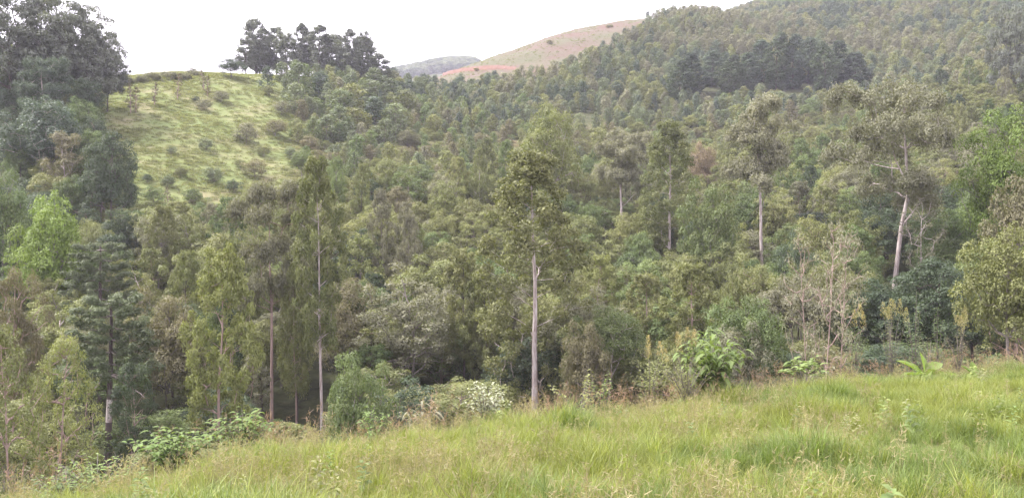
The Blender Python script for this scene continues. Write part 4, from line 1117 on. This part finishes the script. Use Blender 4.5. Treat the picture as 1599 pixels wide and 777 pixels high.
S('low_shrub', 'low green weeds right of the large-leaved shrub', 1155, 25.4, 0.96, 0.67, 0.16, 0.35, 'fresh', 18, 10, seed=24)
S('palmate_shrub', 'spreading light green shrub below the bare pinkish stems', 1256, 26.4, 1.35, 0.87, 0.4, 0.3, 'fresh', 13, 9, seed=13, from_=0.7, droop=0.35)
S('dark_bush', 'dark grey-green bush among the bare pinkish stems', 1290, 31.4, 2.08, 1.01, 0.24, 0.4, 'grey', 20, 12, seed=14)
S('flowering_weed', 'weed with golden flower head right of the bare pinkish stems', 1335, 27.6, 2.75, 0.45, 0.18, 0.22, 'mid', 10, 16, seed=15, heads=3, cat_='weed', from_=0.15)
S('flowering_weed', 'brown-headed weeds left of the tall ferny weed', 1392, 28.4, 2.75, 0.62, 0.17, 0.22, 'olive', 14, 15, seed=16, heads=7, headm='straw', cat_='weed', from_=0.2)
S('ferny_weed', 'tallest ferny green weed above the broad-leaved rosette', 1428, 28.8, 3.35, 0.45, 0.2, 0.2, 'mid', 9, 26, seed=17, cat_='weed', from_=0.2)
S('ferny_weed', 'narrow green weed spire right of the broad-leaved rosette', 1464, 29.0, 2.83, 0.25, 0.18, 0.2, 'fresh', 4, 24, seed=18, cat_='weed', from_=0.2)
S('flowering_weed', 'fading brownish weeds right of the green spire', 1497, 29.0, 2.29, 0.56, 0.16, 0.22, 'brown', 14, 14, seed=19, heads=6, headm='straw', cat_='weed', from_=0.2)
S('feathery_bush', 'soft green weeds behind the broad-leaved rosette', 1450, 29.6, 1.77, 1.34, 0.18, 0.2, 'olive', 40, 13, seed=20, from_=0.15)
def rosette(px, Y, label, lv, size):
    x, y, z = at(px, Y)
    root = empty('broad_leaved_rosette', (x, y, z)); tag(root, label, 'plant')
    rs = np.random.RandomState(int(px))
    v, q = tubes([(np.array([[0, 0, -0.1], [0, 0, 0.12], [0, 0, 0.25]]) * size, np.array([0.05, 0.045, 0.02]) * size)], 7)
    obj('stalk', mesh_quads('rosette_stalk', v, q, M['pink'], smooth=True), root)
    for a, el, L, W, dr in lv:
        D = np.array([[math.cos(a) * math.cos(el), math.sin(a) * math.cos(el), math.sin(el)]])
        v, q, t = big_leaves(rs, np.array([[0, 0, 0.2 * size]]), D, [L * size], [W * size], 8, 0.28, dr, 0.012)
        obj('leaf', mesh_quads('rosette_leaf', v, q, M['bright'], t, smooth=True), root)
rosette(1445, 26.6, 'bright yellow-green rosette of huge broad leaves in the meadow', [(2.75, 0.72, 1.05, 0.36, 0.22), (0.5, 0.68, 1.0, 0.40, 0.25), (1.4, 1.0, 0.95, 0.38, 0.12), (3.3, 0.35, 0.85, 0.34, 0.25), (-0.2, 0.3, 0.95, 0.32, 0.2), (4.4, 0.55, 0.7, 0.36, 0.4), (5.3, 0.6, 0.75, 0.36, 0.3)], 1.12)
rosette(1520, 26.8, 'small bright green broad-leaved seedling right of the large rosette', [(2.5, 0.8, 0.6, 0.26, 0.1), (0.3, 0.35, 0.65, 0.22, 0.2), (1.3, 1.15, 0.6, 0.28, 0.05), (4.5, 0.6, 0.4, 0.2, 0.3)], 0.85)
def twig(px, Y, label, H, seed):
    rs = np.random.RandomState(seed); x, y, z = at(px, Y)
    f = np.linspace(0, 1, 7)[:, None]
    ch = []
    for dx, dy, h, b in ((0.02, 0.0, 1.0, 0), (-0.5, 0.1, 0.75, 0.15), (0.38, -0.1, 0.7, 0.2), (-0.12, -0.3, 0.55, 0.3)):
        P = np.array([0, 0, b * H]) + np.array([dx, dy, 0]) * H * f + np.array([0, 0, 1.0]) * (h * (1 - b) * H * f) + rs.normal(size=(7, 3)) * 0.012 * f
        if b == 0: P[0, 2] -= 0.1
        ch.append((P, 0.011 * (1 - 0.8 * f[:, 0])))
    v, q = tubes(ch, 5)
    tag(obj('dead_twig', mesh_quads('dead_twig', v, q, M['straw'], np.tile([1.0, 0.7], (len(v), 1)), smooth=True)), label, 'twig').location = (x, y, z)
twig(735, 8.6, 'bare pale branching twig standing in the near grass', 0.85, 3)
# small broad weeds scattered through the grass
w_src = []
for k in range(3):
    m = 16; a = np.arange(m) * 2.4
    v, q, t = big_leaves(rg, np.stack([np.zeros(m), np.zeros(m), np.linspace(0.05, 0.42, m)], 1), np.stack([np.cos(a), np.sin(a), np.full(m, 0.7)], 1), np.linspace(0.2, 0.1, m), np.linspace(0.08, 0.045, m), 3, 0.2, 0.5)
    w_src.append(source('weed', mesh_quads('weed', v, q, M[('fresh', 'olive', 'turf')[k]], t)))
X, Y, px = meadow_pts(900, 6, 34, rg)
k = rg.rand(len(X)) < sstep(0.45, 0.65, fbm(X + 5, Y, 3.0, 2)); X, Y = X[k], Y[k]; n = len(X)
scatter_nodes('meadow_weeds', np.stack([X, Y, ground(X, Y)], 1), np.concatenate([rg.normal(size=(n, 2)) * 0.15, rg.uniform(0, 6.28, (n, 1))], 1), rg.uniform(0.7, 1.5, (n, 1)) * np.ones((1, 3)), rg.randint(0, 3, n), w_src, 'small broad-leaved weeds among the meadow grass')
# dry stalks along the break of the slope
foliage('dock', (0.22, 0.13, 0.085), (0.30, 0.21, 0.15), 0.3)
e_src = []
for k in range(3):
    v, q, t = panicles(rg, 7, 0.25, 0.85 + 0.15 * k)
    e_src.append(source('dock', mesh_quads('dock_tuft', v, q, M['dock'], t)))
px = rg.uniform(-60, 1660, 900); Y = crest(px) + rg.normal(size=900) * 1.6 + 0.6
k = rg.rand(900) < sstep(0.4, 0.6, fbm(px * 0.1, Y, 2.5, 2)) * 0.8 + 0.08
k &= (px > 330) | (rg.rand(900) < 0.2)
px, Y = px[k], Y[k]; X = (px - X0) / F * Y; n = len(X)
scatter_nodes('dry_stalks', np.stack([X, Y, ground(X, Y)], 1), np.concatenate([rg.normal(size=(n, 2)) * 0.12, rg.uniform(0, 6.28, (n, 1))], 1), rg.uniform(0.7, 1.25, (n, 1)) * np.ones((1, 3)), rg.randint(0, 3, n), e_src, 'reddish dry weed stalks along the far edge of the meadow')

# ------------------------------------------------------------------ haze
def haze():
    x0, x1, y0, y1, z0, z1 = -2400, 2400, -2400, 2400, -60, 480
    v = [(x, y, z) for z in (z0, z1) for x, y in ((x0, y0), (x1, y0), (x1, y1), (x0, y1))]
    f = [(0, 3, 2, 1), (4, 5, 6, 7), (0, 1, 5, 4), (1, 2, 6, 5), (2, 3, 7, 6), (3, 0, 4, 7)]
    me = mesh_quads('haze', v, f)
    m, n, l = new_mat('haze')
    pv = n.new('ShaderNodeVolumePrincipled')
    pv.inputs['Color'].default_value = (0.86, 0.85, 1.0, 1)
    pv.inputs['Density'].default_value = 0.00018
    o = n.new('ShaderNodeOutputMaterial'); l.new(pv.outputs[0], o.inputs['Volume'])
    me.materials.append(m)
    tag(obj('haze', me), 'thin pale haze over the valley', kind='stuff')
haze()
def tell_apart():
    by = {}
    for o in scene.objects:
        if o.parent is None and 'label' in o.keys() and 'group' in o.keys():
            by.setdefault(o['label'], []).append(o)
    for lab, os_ in by.items():
        if 1 < len(os_) <= len(ORD) and len(lab.split()) <= 12:
            for k, o in enumerate(sorted(os_, key=lambda o: o.location.x / o.location.y)):
                o['label'] = lab + ', %s from the left' % ORD[k]
tell_apart()
print('tris', sum(len(m.polygons) * 2 for m in bpy.data.meshes)); print('forest', n_for, 'shrubs', n_shr, n_bank, 'plantation', len(PLT), COUNT)
